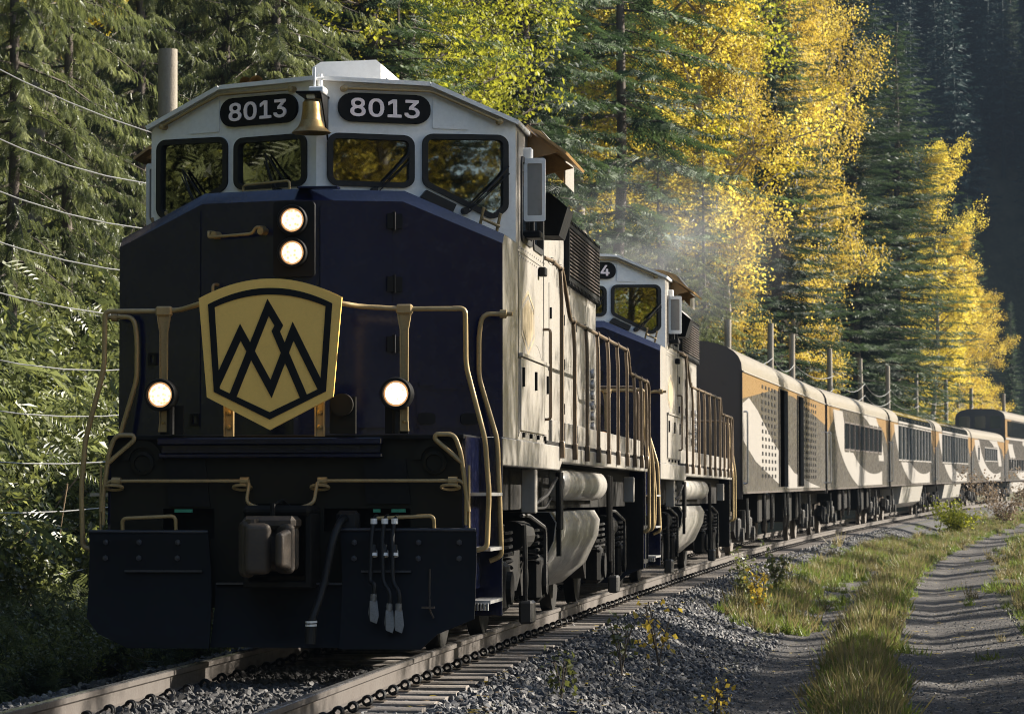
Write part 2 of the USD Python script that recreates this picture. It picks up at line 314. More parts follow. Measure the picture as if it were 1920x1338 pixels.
    for sg in (1, -1):
        fr = vface(sg, -7.85, VC)
        wall = Polygon([(0, 3.45), (1.535, 3.2), (1.535, 4.335), (.88, 4.61), (0, 4.62)])
        ws = [affinity.scale(w, sg, 1, origin=(0, 0)) for w in wins]
        wall = affinity.scale(wall, sg, 1, origin=(0, 0)).difference(unary_union([w.buffer(-.02) for w in ws]))
        part(L, 'cab_front', MB().ext(wall, *off(fr, -.05), .05), 'cab_white')
        for k, w in enumerate(ws):
            fm = part(L, 'cab_window', MB().ext(w.difference(w.buffer(-.043)), *off(fr, -.03), .052), 'rubber', 40)
            part(fm, 'pane', MB().ext(w.buffer(-.04), *off(fr, -.022), .008), 'glass_pane')
        # access panel beside the number board
        part(L, 'cab_panel', MB().ext(rnd(affinity.scale(Polygon([(.885, 4.27), (.885, 4.585), (1.17, 4.47), (1.17, 4.27)]), sg, 1, origin=(0, 0)), .015), *fr, .007), 'cab_white')
        nb = rrect(.16, 4.30, .865, 4.535, .11)
        b = part(L, 'number_board', MB().ext(affinity.scale(nb, sg, 1, origin=(0, 0)), *fr, .03), 'black_paint', 40)
        part(b, 'number', text_on(number, fr, *((.248, .778) if sg > 0 else (-.778, -.248)), 4.342, 4.494, .0302), 'digit')
        # grab rail under the roof edge
        q = [on(fr, sg * x, z, .05) for x, z in ((.20, 4.565), (.86, 4.57), (1.40, 4.345))]
        g = part(L, 'roof_grab_rail', MB().tube(fillet(q, .04), .013, 8), 'pipe_gold', True)
        for x, z in ((.20, 4.565), (1.40, 4.345)): part(g, 'foot', MB().lathe([(.026, 0), (.026, .06), (.0, .07)], on(fr, sg * x, z), fr[3], 12), 'pipe_gold')
        # side wall of the cab with its window
        sw = Polygon([(-7.12, 1.735), (-4.90, 1.735), (-4.90, 4.33), (-7.12, 4.33)])
        ho = [rrect(-6.72, 3.42, -5.95, 4.10, .07), rrect(-5.83, 3.42, -5.06, 4.10, .07)]
        part(L, 'cab_side', MB().ext(sw.difference(unary_union(ho)), *off(SIDE(1.53, sg), -.05), .05), 'cream')
        for h in ho:
            fm = part(L, 'side_window', MB().ext(h.buffer(.02).difference(h.buffer(-.03)), *off(SIDE(1.53, sg), -.02), .035), 'rubber')
            part(fm, 'pane', MB().ext(h.buffer(-.03), *off(SIDE(1.53, sg), -.02), .006), 'glass_pane')
        # roof plates with a small drip edge
        m = MB()
        for (xa, za), (xb, zb) in (((0, 4.62), (.88, 4.61)), ((.88, 4.61), (1.56, 4.325))):
            P = [np.array([sg * xa, -7.93 + VC * xa, za]), np.array([sg * xb, -7.93 + VC * xb, zb]), np.array([sg * xb, -4.86, zb]), np.array([sg * xa, -4.86, za])]
            nn = np.array([sg * -(zb - za), 0, xb - xa]); nn /= np.linalg.norm(nn)
            m.hull([p + nn * e for p in P for e in (0.0, .035)])
        part(L, 'cab_roof', m, 'cab_white')
        part(L, 'gutter', MB().tube([(sg * 1.56, -7.16, 4.34), (sg * 1.56, -4.9, 4.34)], .012, 6), 'cab_white')
        # hatch, gold lozenge and pale roundel on the cab side
        fs = SIDE(1.53, sg)
        hd = part(L, 'side_hatch', MB().ext(rrect(-6.84, 1.815, -4.76, 2.42, .03), *fs, .018), 'cream')
        for y in (-6.75, -5.8, -4.86): part(hd, 'latch', MB().ext(sbox(y - .02, 2.18, y + .02, 2.34), *off(fs, .018), .02), 'black_paint')
        for y in (-6.6, -6.05, -5.5, -4.95): part(hd, 'hinge', MB().ext(sbox(y - .03, 1.76, y + .03, 1.80), *off(fs, .002), .02), 'black_paint')
        part(hd, 'drip_rail', MB().ext(sbox(-6.9, 2.43, -4.7, 2.455), *off(fs, .002), .035), 'cream')
        loz = Polygon([(-6.2, 3.02), (-5.75, 2.90), (-5.72, 2.62), (-6.2, 2.46), (-6.68, 2.62), (-6.65, 2.90)])
        part(L, 'gold_emblem', MB().ext(loz.difference(loz.buffer(-.03)).union(loz.buffer(-.07)), *fs, .004), 'lozenge')
        arc = Point(-5.6, 1.6).buffer(1.25, 48).difference(Point(-5.6, 1.6).buffer(.98, 48)).intersection(sbox(-7.1, 1.74, -4.92, 3.35))
        part(L, 'livery_arc', MB().ext(arc.difference(rrect(-6.9, 1.74, -4.7, 2.47, .02)), *off(fs, .0002), .0026), 'livery_pale')
        for y in (-6.93, -4.97): part(L, 'cab_seam', MB().ext(sbox(y - .007, 1.76, y + .007, 4.3), *off(fs, .0005), .005), 'black_paint')
        part(L, 'cab_seam', MB().ext(sbox(-7.1, 3.30, -4.92, 3.314), *off(fs, .0005), .006), 'cream')
        rv = MB()
        for y in np.arange(-7.0, -4.9, .16):
            for z in (3.27, 3.345, 1.80): rv.lathe([(.011, 0), (.008, .006), (0, .008)], (sg * 1.53, y, z), (sg, 0, 0), 6)
        prim_tag(part(L, 'rivets', rv, 'cream'), kind='stuff')
        part(L, 'cab_step_light', MB().box((sg * 1.53, -5.4, 3.20), (sg * 1.60, -5.28, 3.28), .01), 'black_paint')
        part(L, 'cab_grab', MB().tube(fillet([(sg * 1.53, -5.02, 2.75), (sg * 1.60, -5.02, 2.75), (sg * 1.60, -5.02, 1.95), (sg * 1.53, -5.02, 1.95)], .04), .014, 6), 'pipe_bronze')
        # wind deflector, sun awning, filter box
        wd = part(L, 'wind_deflector', MB().box((sg * 1.545, -6.52, 3.59), (sg * 1.71, -6.49, 4.10), .012), 'livery_pale')
        part(wd, 'frame', MB().ext(rrect(1.535, 3.58, 1.72, 4.115, .02).difference(rrect(1.565, 3.63, 1.69, 4.07, .01)), (0, -6.525, 0), (sg, 0, 0), (0, 0, 1), (0, -1, 0), .012), 'cab_white')
        part(wd, 'bracket', MB().box((sg * 1.50, -6.50, 4.02), (sg * 1.60, -6.38, 4.21), .01), 'cab_white')
        part(wd, 'foot', MB().box((sg * 1.53, -6.56, 3.44), (sg * 1.68, -6.3, 3.50), .01).cyl((sg * 1.6, -6.5, 3.5), (sg * 1.6, -6.5, 3.6), .02, 8), 'black_paint')
        a = [np.array([sg * 1.535, y, z]) for y in (-6.35, -4.75) for z in (4.41,)]; b = [np.array([sg * 1.87, y, 4.17]) for y in (-6.35, -4.75)]
        nn = np.array([sg * .24, 0, .335]); nn /= np.linalg.norm(nn)
        aw = part(L, 'window_awning', MB().hull([p + nn * e for p in a + b for e in (0, .022)]), 'gold_dark')
        for y in (-6.2, -4.9): part(aw, 'strut', MB().ext(Polygon([(1.535, 4.39), (1.80, 4.20), (1.535, 4.14)]), (0, y, 0), (sg, 0, 0), (0, 0, 1), (0, -1, 0), .012), 'gold_dark')
        part(L, 'filter_box', MB().ext(Polygon([(.60, 4.30), (1.50, 4.30), (1.70, 4.08), (1.70, 4.30), (1.49, 4.55), (1.28, 4.62), (.60, 4.62)]), (0, -4.0, 0), (sg, 0, 0), (0, 0, 1), (0, -1, 0), .82), 'gold_dark')
        part(L, 'filter_side', MB().ext(Polygon([(1.704, 4.07), (1.704, 4.30), (1.494, 4.556), (1.498, 4.56), (1.712, 4.302), (1.712, 4.07)]), (0, -4.0, 0), (sg, 0, 0), (0, 0, 1), (0, -1, 0), .80), 'cream')
        part(L, 'intake_hood', MB().hull([(sg * x, y, z) for y in (-4.15, -3.6) for x, z in ((1.50, 4.06), (1.665, 3.92), (1.585, 3.66), (1.43, 3.68), (1.0, 3.68), (1.0, 4.06))]), 'black_paint')
        # a pair of small bronze brackets on the nose top beside the cab
        br = MB()
        for x in (1.27, 1.40):
            c = np.array([sg * x, -7.45 + VC * (x - 1.3), 3.33 + (1.5 - x) * .35]); br.tube([c, c + [sg * .05, -.05, .20]], .014, 6)
        br.tube([(sg * 1.31, -7.5, 3.52), (sg * 1.44, -7.43, 3.46)], .014, 6)
        part(L, 'mast_bracket', br, 'pipe_gold')
        # wiper
        for k, (x0, z0, x1, z1) in enumerate(((1.13, 3.60, 1.47, 3.96), (.43, 3.74, .70, 4.04))):
            if sg < 0: x0, x1 = x0 - .1, x1 - .25
            wv = MB().tube([on(fr, sg * x0, z0, .03), on(fr, sg * (x0 * .5 + x1 * .5), z0 * .5 + z1 * .5, .055), on(fr, sg * x1, z1, .02)], .008, 6)
            wv.tube([on(fr, sg * (x0 + .03), z0 - .01, .03), on(fr, sg * (x1 + .01), z1 - .04, .02)], .006, 6)
            a, b = on(fr, sg * x0, z0, .0), on(fr, sg * x0, z0, .06); wv.cyl(a, b, .03, 10)
            wi = part(L, 'wiper', wv, 'rubber')
            part(wi, 'blade', MB().tube([on(fr, sg * (x1 - .17), z1 - .20, .03), on(fr, sg * (x1 + .0), z1 + .02, .03)], .009, 5), 'rubber')
        part(L, 'wiper_motor', MB().hull([on(fr, sg * x, z, e) for x, z in ((.78, 3.70), (.83, 3.76), (1.06, 3.65), (1.03, 3.58)) for e in (0, .05)]), 'rubber')
    # small rail left of the bell, on the nose top
    part(L, 'nose_top_rail', MB().tube(fillet([(-.62, -7.75, 3.66), (-.62, -7.75, 3.79), (-.19, -8.0, 3.80), (-.19, -8.0, 3.66)], .03), .011, 8), 'pipe_gold', True)
    part(L, 'nose_plate', MB().box((.02, -8.79, 3.655), (.34, -8.66, 3.672), .004), 'navy')
    # interior
    part(L, 'cab_interior', MB().box((-1.46, -5.02, 1.9), (1.46, -4.96, 4.5)).box((-1.46, -7.0, 3.05), (1.46, -5.02, 3.10)), 'interior')
    for x in (-.85, .85):
        part(L, 'driver_seat', MB().box((x - .25, -5.75, 3.1), (x + .25, -5.62, 3.95), .05).box((x - .26, -6.2, 3.4), (x + .26, -5.62, 3.52), .05), 'seat_tan' if y_c > 5 else 'interior')
    part(L, 'control_desk', MB().box((.35, -7.15, 3.1), (1.2, -6.7, 3.72), .04), 'interior')
    # bell
    b = part(L, 'bell', MB().lathe([(.0, .27), (.03, .27), (.055, .262), (.07, .24), (.073, .17), (.083, .10), (.108, .045), (.145, .012), (.158, 0), (.150, -.006), (.12, .02), (.06, .15), (.0, .2)], (0.005, -8.1, 4.17), (0, 0, 1), 32), 'brass', 50)
    part(b, 'hanger', MB().box((-.03, -8.14, 4.44), (.04, -8.06, 4.48), .01).cyl((.005, -8.1, 4.42), (.005, -8.1, 4.46), .032, 12), 'white_trim')
    part(b, 'bracket', MB().box((-.105, -8.2, 4.478), (.10, -7.80, 4.495), .004), 'black_paint')
    part(b, 'gusset', MB().ext(Polygon([(-8.16, 4.478), (-7.84, 4.478), (-7.84, 4.14)]), (.085, 0, 0), (0, 1, 0), (0, 0, 1), (1, 0, 0), .012), 'black_paint')
    part(L, 'antenna', MB().cyl((.012, -8.0, 4.495), (.012, -8.0, 4.71), .011, 8).cyl((.05, -7.95, 4.52), (.05, -7.95, 4.66), .022, 10).cyl((.012, -7.98, 4.62), (.08, -7.95, 4.63), .015, 8).box((-.03, -8.06, 4.495), (.1, -7.9, 4.55), .01), 'white_trim')
    # air conditioner on the roof
    ac = part(L, 'roof_air_conditioner', MB().hull([(x, y, z) for x, z in ((-.32, 4.6), (.30, 4.6), (.30, 4.95), (.26, 4.985), (-.22, 4.975), (-.29, 4.93)) for y in (-6.45, -5.1)]), 'white_trim', 25)
    for k in range(5): part(ac, 'louvre', MB().box((.298, -6.2 + .2 * k, 4.72), (.318, -6.08 + .2 * k, 4.86), .004), 'black_paint')
    part(L, 'roof_horn', MB().lathe([(.02, 0), (.022, .22), (.06, .34)], (-.62, -6.9, 4.70), (0, -1, 0), 14).cyl((-.62, -6.9, 4.62), (-.62, -6.9, 4.72), .02, 8).lathe([(.02, 0), (.022, .16), (.05, .26)], (-.74, -6.85, 4.72), (0, -1, 0), 14), 'brass')
    # --- hood behind the cab
    ho = [(-.95, 1.75), (.95, 1.75), (.95, 4.36), (.90, 4.50), (.78, 4.63), (.55, 4.70), (-.55, 4.70), (-.78, 4.63), (-.90, 4.50), (-.95, 4.36)]
    part(L, 'engine_hood', MB().ext(Polygon(ho), (0, 6.5, 0), (1, 0, 0), (0, 0, 1), (0, -1, 0), 11.4), 'cream', 30)
    for sg in (1, -1):
        fs = SIDE(.95, sg)
        g = part(L, 'radiator_screen', MB().ext(sbox(2.55, 3.72, 6.42, 4.385).difference(sbox(2.60, 3.77, 4.46, 4.335)).difference(sbox(4.52, 3.77, 6.37, 4.335)), *off(fs, .0), .06), 'black_paint')
        part(g, 'backing', MB().ext(sbox(2.60, 3.77, 6.37, 4.335), *off(fs, .001), .012), 'black_paint')
        m = MB()
        for y in np.arange(2.66, 6.36, .085): m.box((sg * .985, y - .01, 3.765), (sg * 1.0, y + .01, 4.34))
        part(g, 'upright_bars', m, 'black_paint')
        m = MB()
        for z in np.arange(3.80, 4.33, .042): m.box((sg * 1.0, 2.59, z - .008), (sg * 1.014, 6.38, z + .008))
        part(g, 'cross_bars', m, 'rust_steel')
        m = MB()
        for y in np.arange(2.6, 6.42, .17): m.box((sg * .96, y - .03, 4.385), (sg * 1.02, y + .03, 4.42)); m.box((sg * .96, y - .03, 3.68), (sg * 1.02, y + .03, 3.72))
        part(g, 'clamps', m, 'black_paint')
        # hood doors
        for k in range(8):
            y0 = -4.75 + k * 1.38
            if y0 > 6.2: break
            y1 = min(y0 + 1.32, 6.42)
            dr = part(L, 'hood_door', MB().ext(rrect(y0, 1.98, y1, 3.58, .02), *fs, .02), 'livery_grey' if k in (0, 1) else 'cream')
            for z in (2.25, 2.75, 3.25): part(dr, 'latch', MB().ext(sbox(y0 + .05, z - .06, y0 + .10, z + .06), *off(fs, .02), .02), 'black_paint')
            part(dr, 'seam', MB().ext(sbox(y1 + .012, 1.98, y1 + .030, 3.58), *off(fs, .001), .004), 'black_paint')
        part(L, 'hood_grille', MB().ext(rrect(-4.4, 3.66, -1.9, 4.3, .02), *fs, .02), 'livery_grey')
        m = MB()
        for k in range(7): m.lathe([(.03, 0), (.06, .03), (.06, .06), (.0, .075)], (sg * .95, 5.6, 2.0 + .13 * k), (sg, 0, 0), 12)
        part(L, 'louvre_row', m, 'steel')
        # frame sill, walkway and kick boards
        part(L, 'side_sill', MB().box((sg * 1.42, -8.15, 1.51), (sg * 1.555, -3.86, 1.732), .008).hull([(sg * x, y, z) for x in (1.42, 1.555) for y, z in ((-3.86, 1.51), (-3.86, 1.732), (-3.62, 1.585), (-3.62, 1.732))]).box((sg * 1.42, -3.62, 1.585), (sg * 1.555, 7.38, 1.732), .008), 'cream')
        part(L, 'walkway', MB().box((sg * .9, -4.9, 1.735), (sg * 1.55, 7.38, 1.765)), 'under')
        part(L, 'jacking_pad', MB().box((sg * 1.40, -5.60, 1.12), (sg * 1.53, -5.48, 1.505), .01), 'cream')
        part(L, 'jacking_pad', MB().box((sg * 1.40, 5.2, 1.2), (sg * 1.53, 5.32, 1.505), .01), 'cream')
        for k in range(9):
            y = -3.70 + 1.225 * k
            part(L, 'kick_board', MB().box((sg * 1.44, y, 1.737), (sg * 1.475, min(y + 1.1, 7.3), 1.98), .006), 'cream')
        # hand rail along the walkway and its stanchions
        rail_pts = [(1.53, -4.9, 3.40), (1.56, -4.6, 3.40), (1.56, -3.60, 3.385), (1.56, -2.86, 2.96), (1.56, 4.0, 2.985), (1.56, 4.28, 2.73), (1.56, 7.2, 2.73), (1.56, 7.36, 2.62), (1.56, 7.36, 1.74)]
        rp = fillet([(sg * x, y, z) for x, y, z in rail_pts], .12)
        hr = part(L, 'walkway_rail', MB().tube(rp, .020, 10), 'pipe_bronze', True)
        for y in (-4.5, -3.8, -2.575, -1.3, -.05, 1.18, 2.41, 3.67, 4.8, 5.87, 6.7):
            z1 = np.interp(y, [-4.9, -3.6, -2.86, 4.0, 4.28, 7.3], [3.4, 3.385, 2.96, 2.985, 2.73, 2.73])
            if y == -4.5: part(hr, 'joint', MB().lathe([(.034, -.05), (.034, .05)], (sg * 1.56, y, z1), (0, 1, 0), 10), 'pipe_bronze'); continue
            part(hr, 'joint', MB().lathe([(.034, -.05), (.034, .05)], (sg * 1.56, y, z1), (0, 1, 0), 10), 'pipe_bronze')
            part(L, 'stanchion', MB().tube(fillet([(sg * 1.56, y, z1), (sg * 1.575, y, z1 - .25), (sg * 1.575, y, 1.66)], .1), .02, 8).box((sg * 1.553, y - .04, 1.62), (sg * 1.60, y + .04, 1.78), .006), 'pipe_bronze', 40)
        # fuel tank, air reservoirs
        tk = [(0, .30), (.80, .30), (1.05, .34), (1.30, .55), (1.44, .85), (1.46, 1.02), (1.40, 1.12), (0, 1.12)]
        m = MB().ext(Polygon([(sg * x, z) for x, z in tk]), (0, 1.36, 0), (1, 0, 0), (0, 0, 1), (0, -1, 0), 4.6)
        part(L, 'fuel_tank', m, 'tank', 40)
        part(L, 'tank_end', MB().ext(Polygon([(sg * x * .995, .302 + (z - .302) * .995) for x, z in tk]), (0, -3.241, 0), (1, 0, 0), (0, 0, 1), (0, -1, 0), .012), 'under')
        part(L, 'air_reservoir', MB().lathe([(0, -2.35), (.12, -2.33), (.165, -2.26), (.165, 1.9), (.12, 1.98), (0, 2.0)], (sg * 1.33, 0, 1.39), (0, 1, 0), 22), 'tank', 40)
        part(L, 'reservoir_pipe', MB().tube(fillet([(sg * 1.4, -2.3, 1.42), (sg * 1.46, -3.1, 1.46), (sg * 1.48, -4.2, 1.28), (sg * 1.48, -5.2, 1.20)], .2), .018, 6).tube(fillet([(sg * 1.42, -3.3, 1.25), (sg * 1.46, -4.2, 1.16), (sg * 1.46, -5.4, 1.16)], .2), .012, 6), 'under')
        part(L, 'tank_sight_plate', MB().box((sg * 1.45, -3.2, .95), (sg * 1.50, -2.95, 1.50), .01).box((sg * 1.45, -3.14, .70), (sg * 1.49, -3.04, .95)), 'under')
        part(L, 'brake_pipe', MB().cyl((sg * 1.5, -.6 + 2.6, 1.5), (sg * 1.5, 2.05, .55), .03, 6).cyl((sg * 1.44, 3.0, 1.5), (sg * 1.44, 3.0, .4), .02, 6), 'under')
    # rear end
    part(L, 'rear_pilot', MB().box((-1.5, 7.40, .35), (1.5, 7.55, 1.76), .01).box((-.9, 7.2, 1.0), (.9, 7.5, 1.7)), 'navy')
    for sg in (1, -1):
        for y in (6.75, 7.45):
            part(L, 'rear_step_rail', MB().tube(fillet([(sg * 1.45, y, 2.62), (sg * 1.53, y, 2.62), (sg * 1.53, y, 2.2), (sg * 1.60, y, 1.7), (sg * 1.60, y, .85), (sg * 1.5, y, .82)], .08), .022, 8), 'pipe_gold', True)
        part(L, 'rear_step', MB().box((sg * 1.2, 6.75, .42), (sg * 1.53, 7.4, .47)).box((sg * 1.2, 6.75, .85), (sg * 1.53, 7.4, .9)).box((sg * 1.2, 6.70, .35), (sg * 1.53, 6.74, 1.5)), 'under')
    part(L, 'rear_rail', MB().tube(fillet([(-1.4, 7.5, 1.76), (-1.4, 7.5, 2.68), (1.4, 7.5, 2.68), (1.4, 7.5, 1.76)], .1), .022, 8).tube([(-.9, 7.5, 2.3), (.9, 7.5, 2.3)], .018, 6), 'pipe_bronze', True)
    part(L, 'rear_coupler', MB().box((-.12, 7.55, .78), (.12, 8.15, 1.0), .03).box((-.2, 8.0, .72), (.2, 8.28, 1.06), .05), 'rust_steel')
    # main frame, trucks
    part(L, 'main_frame', MB().box((-1.3, -8.1, 1.15), (1.3, 7.4, 1.72)).box((-.5, -8.3, .75), (.5, 7.4, 1.15)), 'under')
    for yc in (-5.2, 3.65):
        for sg in (1, -1):
            sf = Polygon([(-2.1, .62), (-1.9, .80), (-1.0, .86), (-.75, 1.02), (.75, 1.02), (1.0, .86), (1.9, .80), (2.1, .62), (1.72, .36), (1.02, .36), (.9, .55), (.6, .42), (-.6, .42), (-.9, .55), (-1.02, .36), (-1.72, .36)])
            tf = part(L, 'truck_frame', MB().ext(sf, *off(SIDE(1.08, sg), (0)), .16).tm(MB().ext(affinity.translate(sf, 0, 0), *off(SIDE(1.08, sg), -.02), .02).mesh()) if 0 else MB().ext(affinity.translate(sf, yc, 0), *SIDE(1.08, sg), .16), 'under')
            for dy in (-1.37, 1.37):
                part(tf, 'axle_box', MB().box((sg * 1.20, yc + dy - .2, .30), (sg * 1.40, yc + dy + .2, .72), .04).cyl((sg * 1.36, yc + dy, .5), (sg * 1.44, yc + dy, .5), .14, 14), 'under')
                for q in (-.34, .34):
                    sp = MB(); th = np.linspace(0, 2 * np.pi * 5, 60); sp.tube(np.stack([sg * 1.30 + .09 * np.cos(th), yc + dy + q + .09 * np.sin(th), .66 + .3 * th / th[-1]], 1), .018, 5)
                    part(tf, 'spring', sp, 'under')
            part(tf, 'brake_cylinder', MB().cyl((sg * 1.30, yc - .25, .92), (sg * 1.30, yc + .45, .92), .13, 14), 'under')
            part(tf, 'brake_rigging', MB().tube(fillet([(sg * 1.42, yc - .55, 1.10), (sg * 1.44, yc - .15, 1.10), (sg * 1.46, yc + 1.0, .98), (sg * 1.46, yc + 1.02, .45)], .08), .018, 6), 'truck_steel')
            part(tf, 'brake_rigging', MB().tube(fillet([(sg * 1.43, yc - .42, 1.02), (sg * 1.44, yc - .38, .55), (sg * 1.42, yc - .30, .20)], .08), .022, 6).box((sg * 1.38, yc - .42, .16), (sg * 1.50, yc - .14, .36), .02), 'truck_steel')
        for dy in (-1.37, 1.37):
            for sg in (1, -1):
                part(L, 'wheel', MB().lathe([(0, .03), (.2, .02), (.44, .05), (.51, .07), (.51, .0), (.53, -.05), (.20, -.06), (0, -.06)], (sg * .78, yc + dy, .505), (sg, 0, 0), 28), 'under', 30)
            part(L, 'axle', MB().cyl((-1.2, yc + dy, .505), (1.2, yc + dy, .505), .09, 10), 'under')
    # --- pilot, deck and everything in front
    part(L, 'front_deck', MB().box((-1.38, -9.18, 1.70), (1.38, -8.0, 1.735), .005), 'black_paint')
    cut = unary_union([sbox(-.95, .945, -.55, 1.175), sbox(.30, 1.0, .965, 1.175), sbox(-.22, .62, .24, 1.21)])
    part(L, 'pilot_plate', MB().ext(sbox(-1.36, .42, 1.36, 1.70).difference(cut), *FRONT(-9.10), .03), 'pilot')
    part(L, 'pilot_backing', MB().box((-1.3, -8.9, .45), (1.3, -8.86, 1.65)), 'black_paint')
    part(L, 'deck_ledge', MB().box((-.97, -9.26, 1.66), (.76, -9.13, 1.712), .008).box((-.97, -9.22, 1.56), (.76, -9.13, 1.595), .008).box((-.95, -9.19, 1.60), (.74, -9.13, 1.655)), 'navy', 20)
    for x0, x1, z0, z1 in ((-.93, -.60, 1.19, 1.545), (.60, .95, 1.21, 1.55)):
        part(L, 'box_recess', MB().hull([(x, y, z) for x, z in ((x0, z1), (x1 - .02, z1), (x1 + .02, z0), (x0 + .03, z0)) for y in (-9.15, -9.10)]), 'black_paint')
    for x0, x1 in ((-.86, -.72), (.68, .735), (.82, .93)): part(L, 'green_tag', MB().box((x0, -9.14, 1.145), (x1, -9.128, 1.17)), 'green_tag')
    for x in (-1.11, 1.15):
        m = MB().ext(Point(x, 1.545).buffer(.155, 20).difference(Point(x, 1.545).buffer(.10, 20)).intersection(sbox(x - .2, 1.545, x + .2, 1.75)), *FRONT(-9.13), .03)
        m.lathe([(.09, 0), (.09, .02), (.065, .03), (.06, .01), (0, .01)], (x, -9.13, 1.52), (0, -1, 0), 20)
        part(L, 'tow_eye', m, 'pilot')
    # step wells
    for sg in (1, -1):
        part(L, 'step_panel', MB().box((sg * 1.19, -8.22, .33), (sg * 1.555, -8.17, 1.73), .008), 'navy')
        part(L, 'step_cheek', MB().box((sg * 1.36, -9.12, .55), (sg * 1.385, -8.2, 1.72)), 'navy')
        for z in (.45, .85, 1.27): part(L, 'step', MB().box((sg * 1.38, -9.0, z), (sg * 1.56, -8.25, z + .025)), 'steel')
        m = MB()
        for k in range(8): m.box((sg * (1.36 + .025 * k), -9.04, .40), (sg * (1.372 + .025 * k), -9.0, .455))
        part(L, 'step_tread', m, 'steel')
        # two step hand rails
        p1 = [(1.30, -9.2, 2.685), (1.395, -9.2, 2.685), (1.40, -9.2, 2.25), (1.545, -9.2, 1.70), (1.575, -9.2, 1.30), (1.56, -9.2, .88), (1.48, -9.2, .86)]
        p2 = [(1.56, -8.22, 2.70), (1.40, -8.25, 2.70), (1.375, -8.25, 2.52), (1.375, -8.25, 2.20), (1.52, -8.25, 1.72), (1.555, -8.25, .80), (1.46, -8.25, .76)]
        for p in (p1, p2): part(L, 'step_handrail', MB().tube(fillet([(sg * x, y, z) for x, y, z in p], .075), .020, 10), 'pipe_gold', True)
        part(L, 'rail_bolt', MB().lathe([(.035, 0), (.035, .05), (.018, .055), (.018, .10), (0, .1)], (sg * 1.54, -8.22, 2.70), (sg, 0, 0), 10), 'pipe_gold')
        # uncoupling lever with its loop
        lv = [(.10, -9.36, 1.17), (.26, -9.34, 1.21), (.262, -9.22, 1.37), (.30, -9.2, 1.385), (1.36, -9.2, 1.385), (1.40, -9.2, 1.34), (1.40, -9.2, 1.05)]
        part(L, 'uncoupling_lever', MB().tube(fillet([(sg * x, y, z) for x, y, z in lv], .06), .014, 8), 'pipe_gold', True)
        for x in (.30, 1.30):
            lb = MB().lathe([(.03, -.035), (.03, .035)], (sg * x, -9.2, 1.385), (1, 0, 0), 10)
            th = np.linspace(0, 2 * np.pi, 17); lb.tube(np.stack([sg * x - .02 + .07 * np.cos(th), -9.2 - .03 * np.sin(th), 1.335 + .018 * np.sin(th)], 1), .012, 6, False)
            part(L, 'lever_bracket', lb, 'pipe_gold')
        tri = [(1.42, -9.2, 1.15), (1.36, -9.2, 1.60), (1.31, -9.2, 1.735), (1.17, -9.2, 1.735), (1.16, -9.2, 1.70), (1.37, -9.2, 1.52)]
        part(L, 'step_grab', MB().tube(fillet([(sg * x, y, z) for x, y, z in tri], .05), .018, 8).box((sg * 1.415, -9.21, .9), (sg * 1.43, -9.19, 1.50)), 'pipe_gold', True)
        # front hand rail posts
        post = Polygon([(-.052, .90), (.052, .90), (.05, .86), (.032, .76), (.03, .08), (.037, 0), (-.037, 0), (-.03, .08), (-.032, .76), (-.05, .86)])
        pp = part(L, 'rail_post', MB().ext(affinity.translate(post, sg * .93, 1.76), *FRONT(-9.205), .012).ext(affinity.translate(post.difference(post.buffer(-.008)), sg * .93, 1.76), *FRONT(-9.217), .016), 'pipe_gold')
        part(pp, 'clamp', MB().box((sg * .93 - .062, -9.24, 2.645), (sg * .93 + .062, -9.17, 2.72), .012), 'pipe_gold')
        part(pp, 'bolts', MB().lathe([(.014, 0), (.014, .015), (0, .02)], (sg * .93, -9.217, 1.83), (0, -1, 0), 8).lathe([(.014, 0), (.014, .015), (0, .02)], (sg * .93, -9.217, 1.94), (0, -1, 0), 8), 'brass')
        lamp(L, 'ditch_light', (sg * .87 + (.012 if sg > 0 else -.065), -9.30, 2.04), .096, (0, -1, 0), 'lamp_warm' if sg < 0 else 'lamp_hot')
        part(L, 'ditch_light_stand', MB().box((sg * .87 - .09, -9.2, 1.74), (sg * .87 + .09, -9.18, 1.96)).cyl((sg * .87, -9.24, 1.74), (sg * .87, -9.24, 1.95), .03, 8), 'black_paint')
    part(L, 'front_handrail', MB().tube(fillet([(-1.36, -9.2, 2.685), (-.93, -9.2, 2.685), (-.80, -9.22, 2.69), (-.55, -9.42, 2.74), (.48, -9.42, 2.72), (.60, -9.3, 2.70), (.93, -9.2, 2.685), (1.33, -9.2, 2.683)], .1), .020, 10), 'pipe_gold', True)
    # crest
    cx, yc = -.042, -9.50
    def shield(w0, zt, za, wb, zb, zp, n=24):
        a = np.linspace(-w0, w0, n)
        return Polygon([(cx + x, zt + (za - zt) * (1 - (x / w0) ** 2)) for x in a] + [(cx + wb, zb), (cx, zp), (cx - wb, zb)])
    outer = shield(.547, 2.758, 2.902, .482, 2.012, 1.765)
    cr = part(L, 'front_crest', MB().ext(outer, *FRONT(yc), .03), 'crest_gold')
    ring = shield(.475, 2.712, 2.832, .428, 2.052, 1.843); ring = ring.difference(shield(.424, 2.690, 2.782, .382, 2.076, 1.898))
    part(cr, 'emblem_border', MB().ext(ring, *off(FRONT(yc), .0302), .006), 'black_paint')
    l1 = LineString([(cx - .425, 2.05), (cx - .228, 2.52), (cx + .010, 2.06), (cx + .178, 2.525), (cx + .395, 2.06)] if 0 else [(cx - .425, 2.07), (cx - .226, 2.50), (cx + .010, 2.072), (cx + .177, 2.505), (cx + .395, 2.07)]).buffer(.029, join_style=2, mitre_limit=6)
    l2 = LineString([(cx - .295, 1.99), (cx - .014, 2.685), (cx + .068, 2.548), (cx + .045, 2.505), (cx + .268, 1.99)]).buffer(.029, join_style=2, mitre_limit=6)
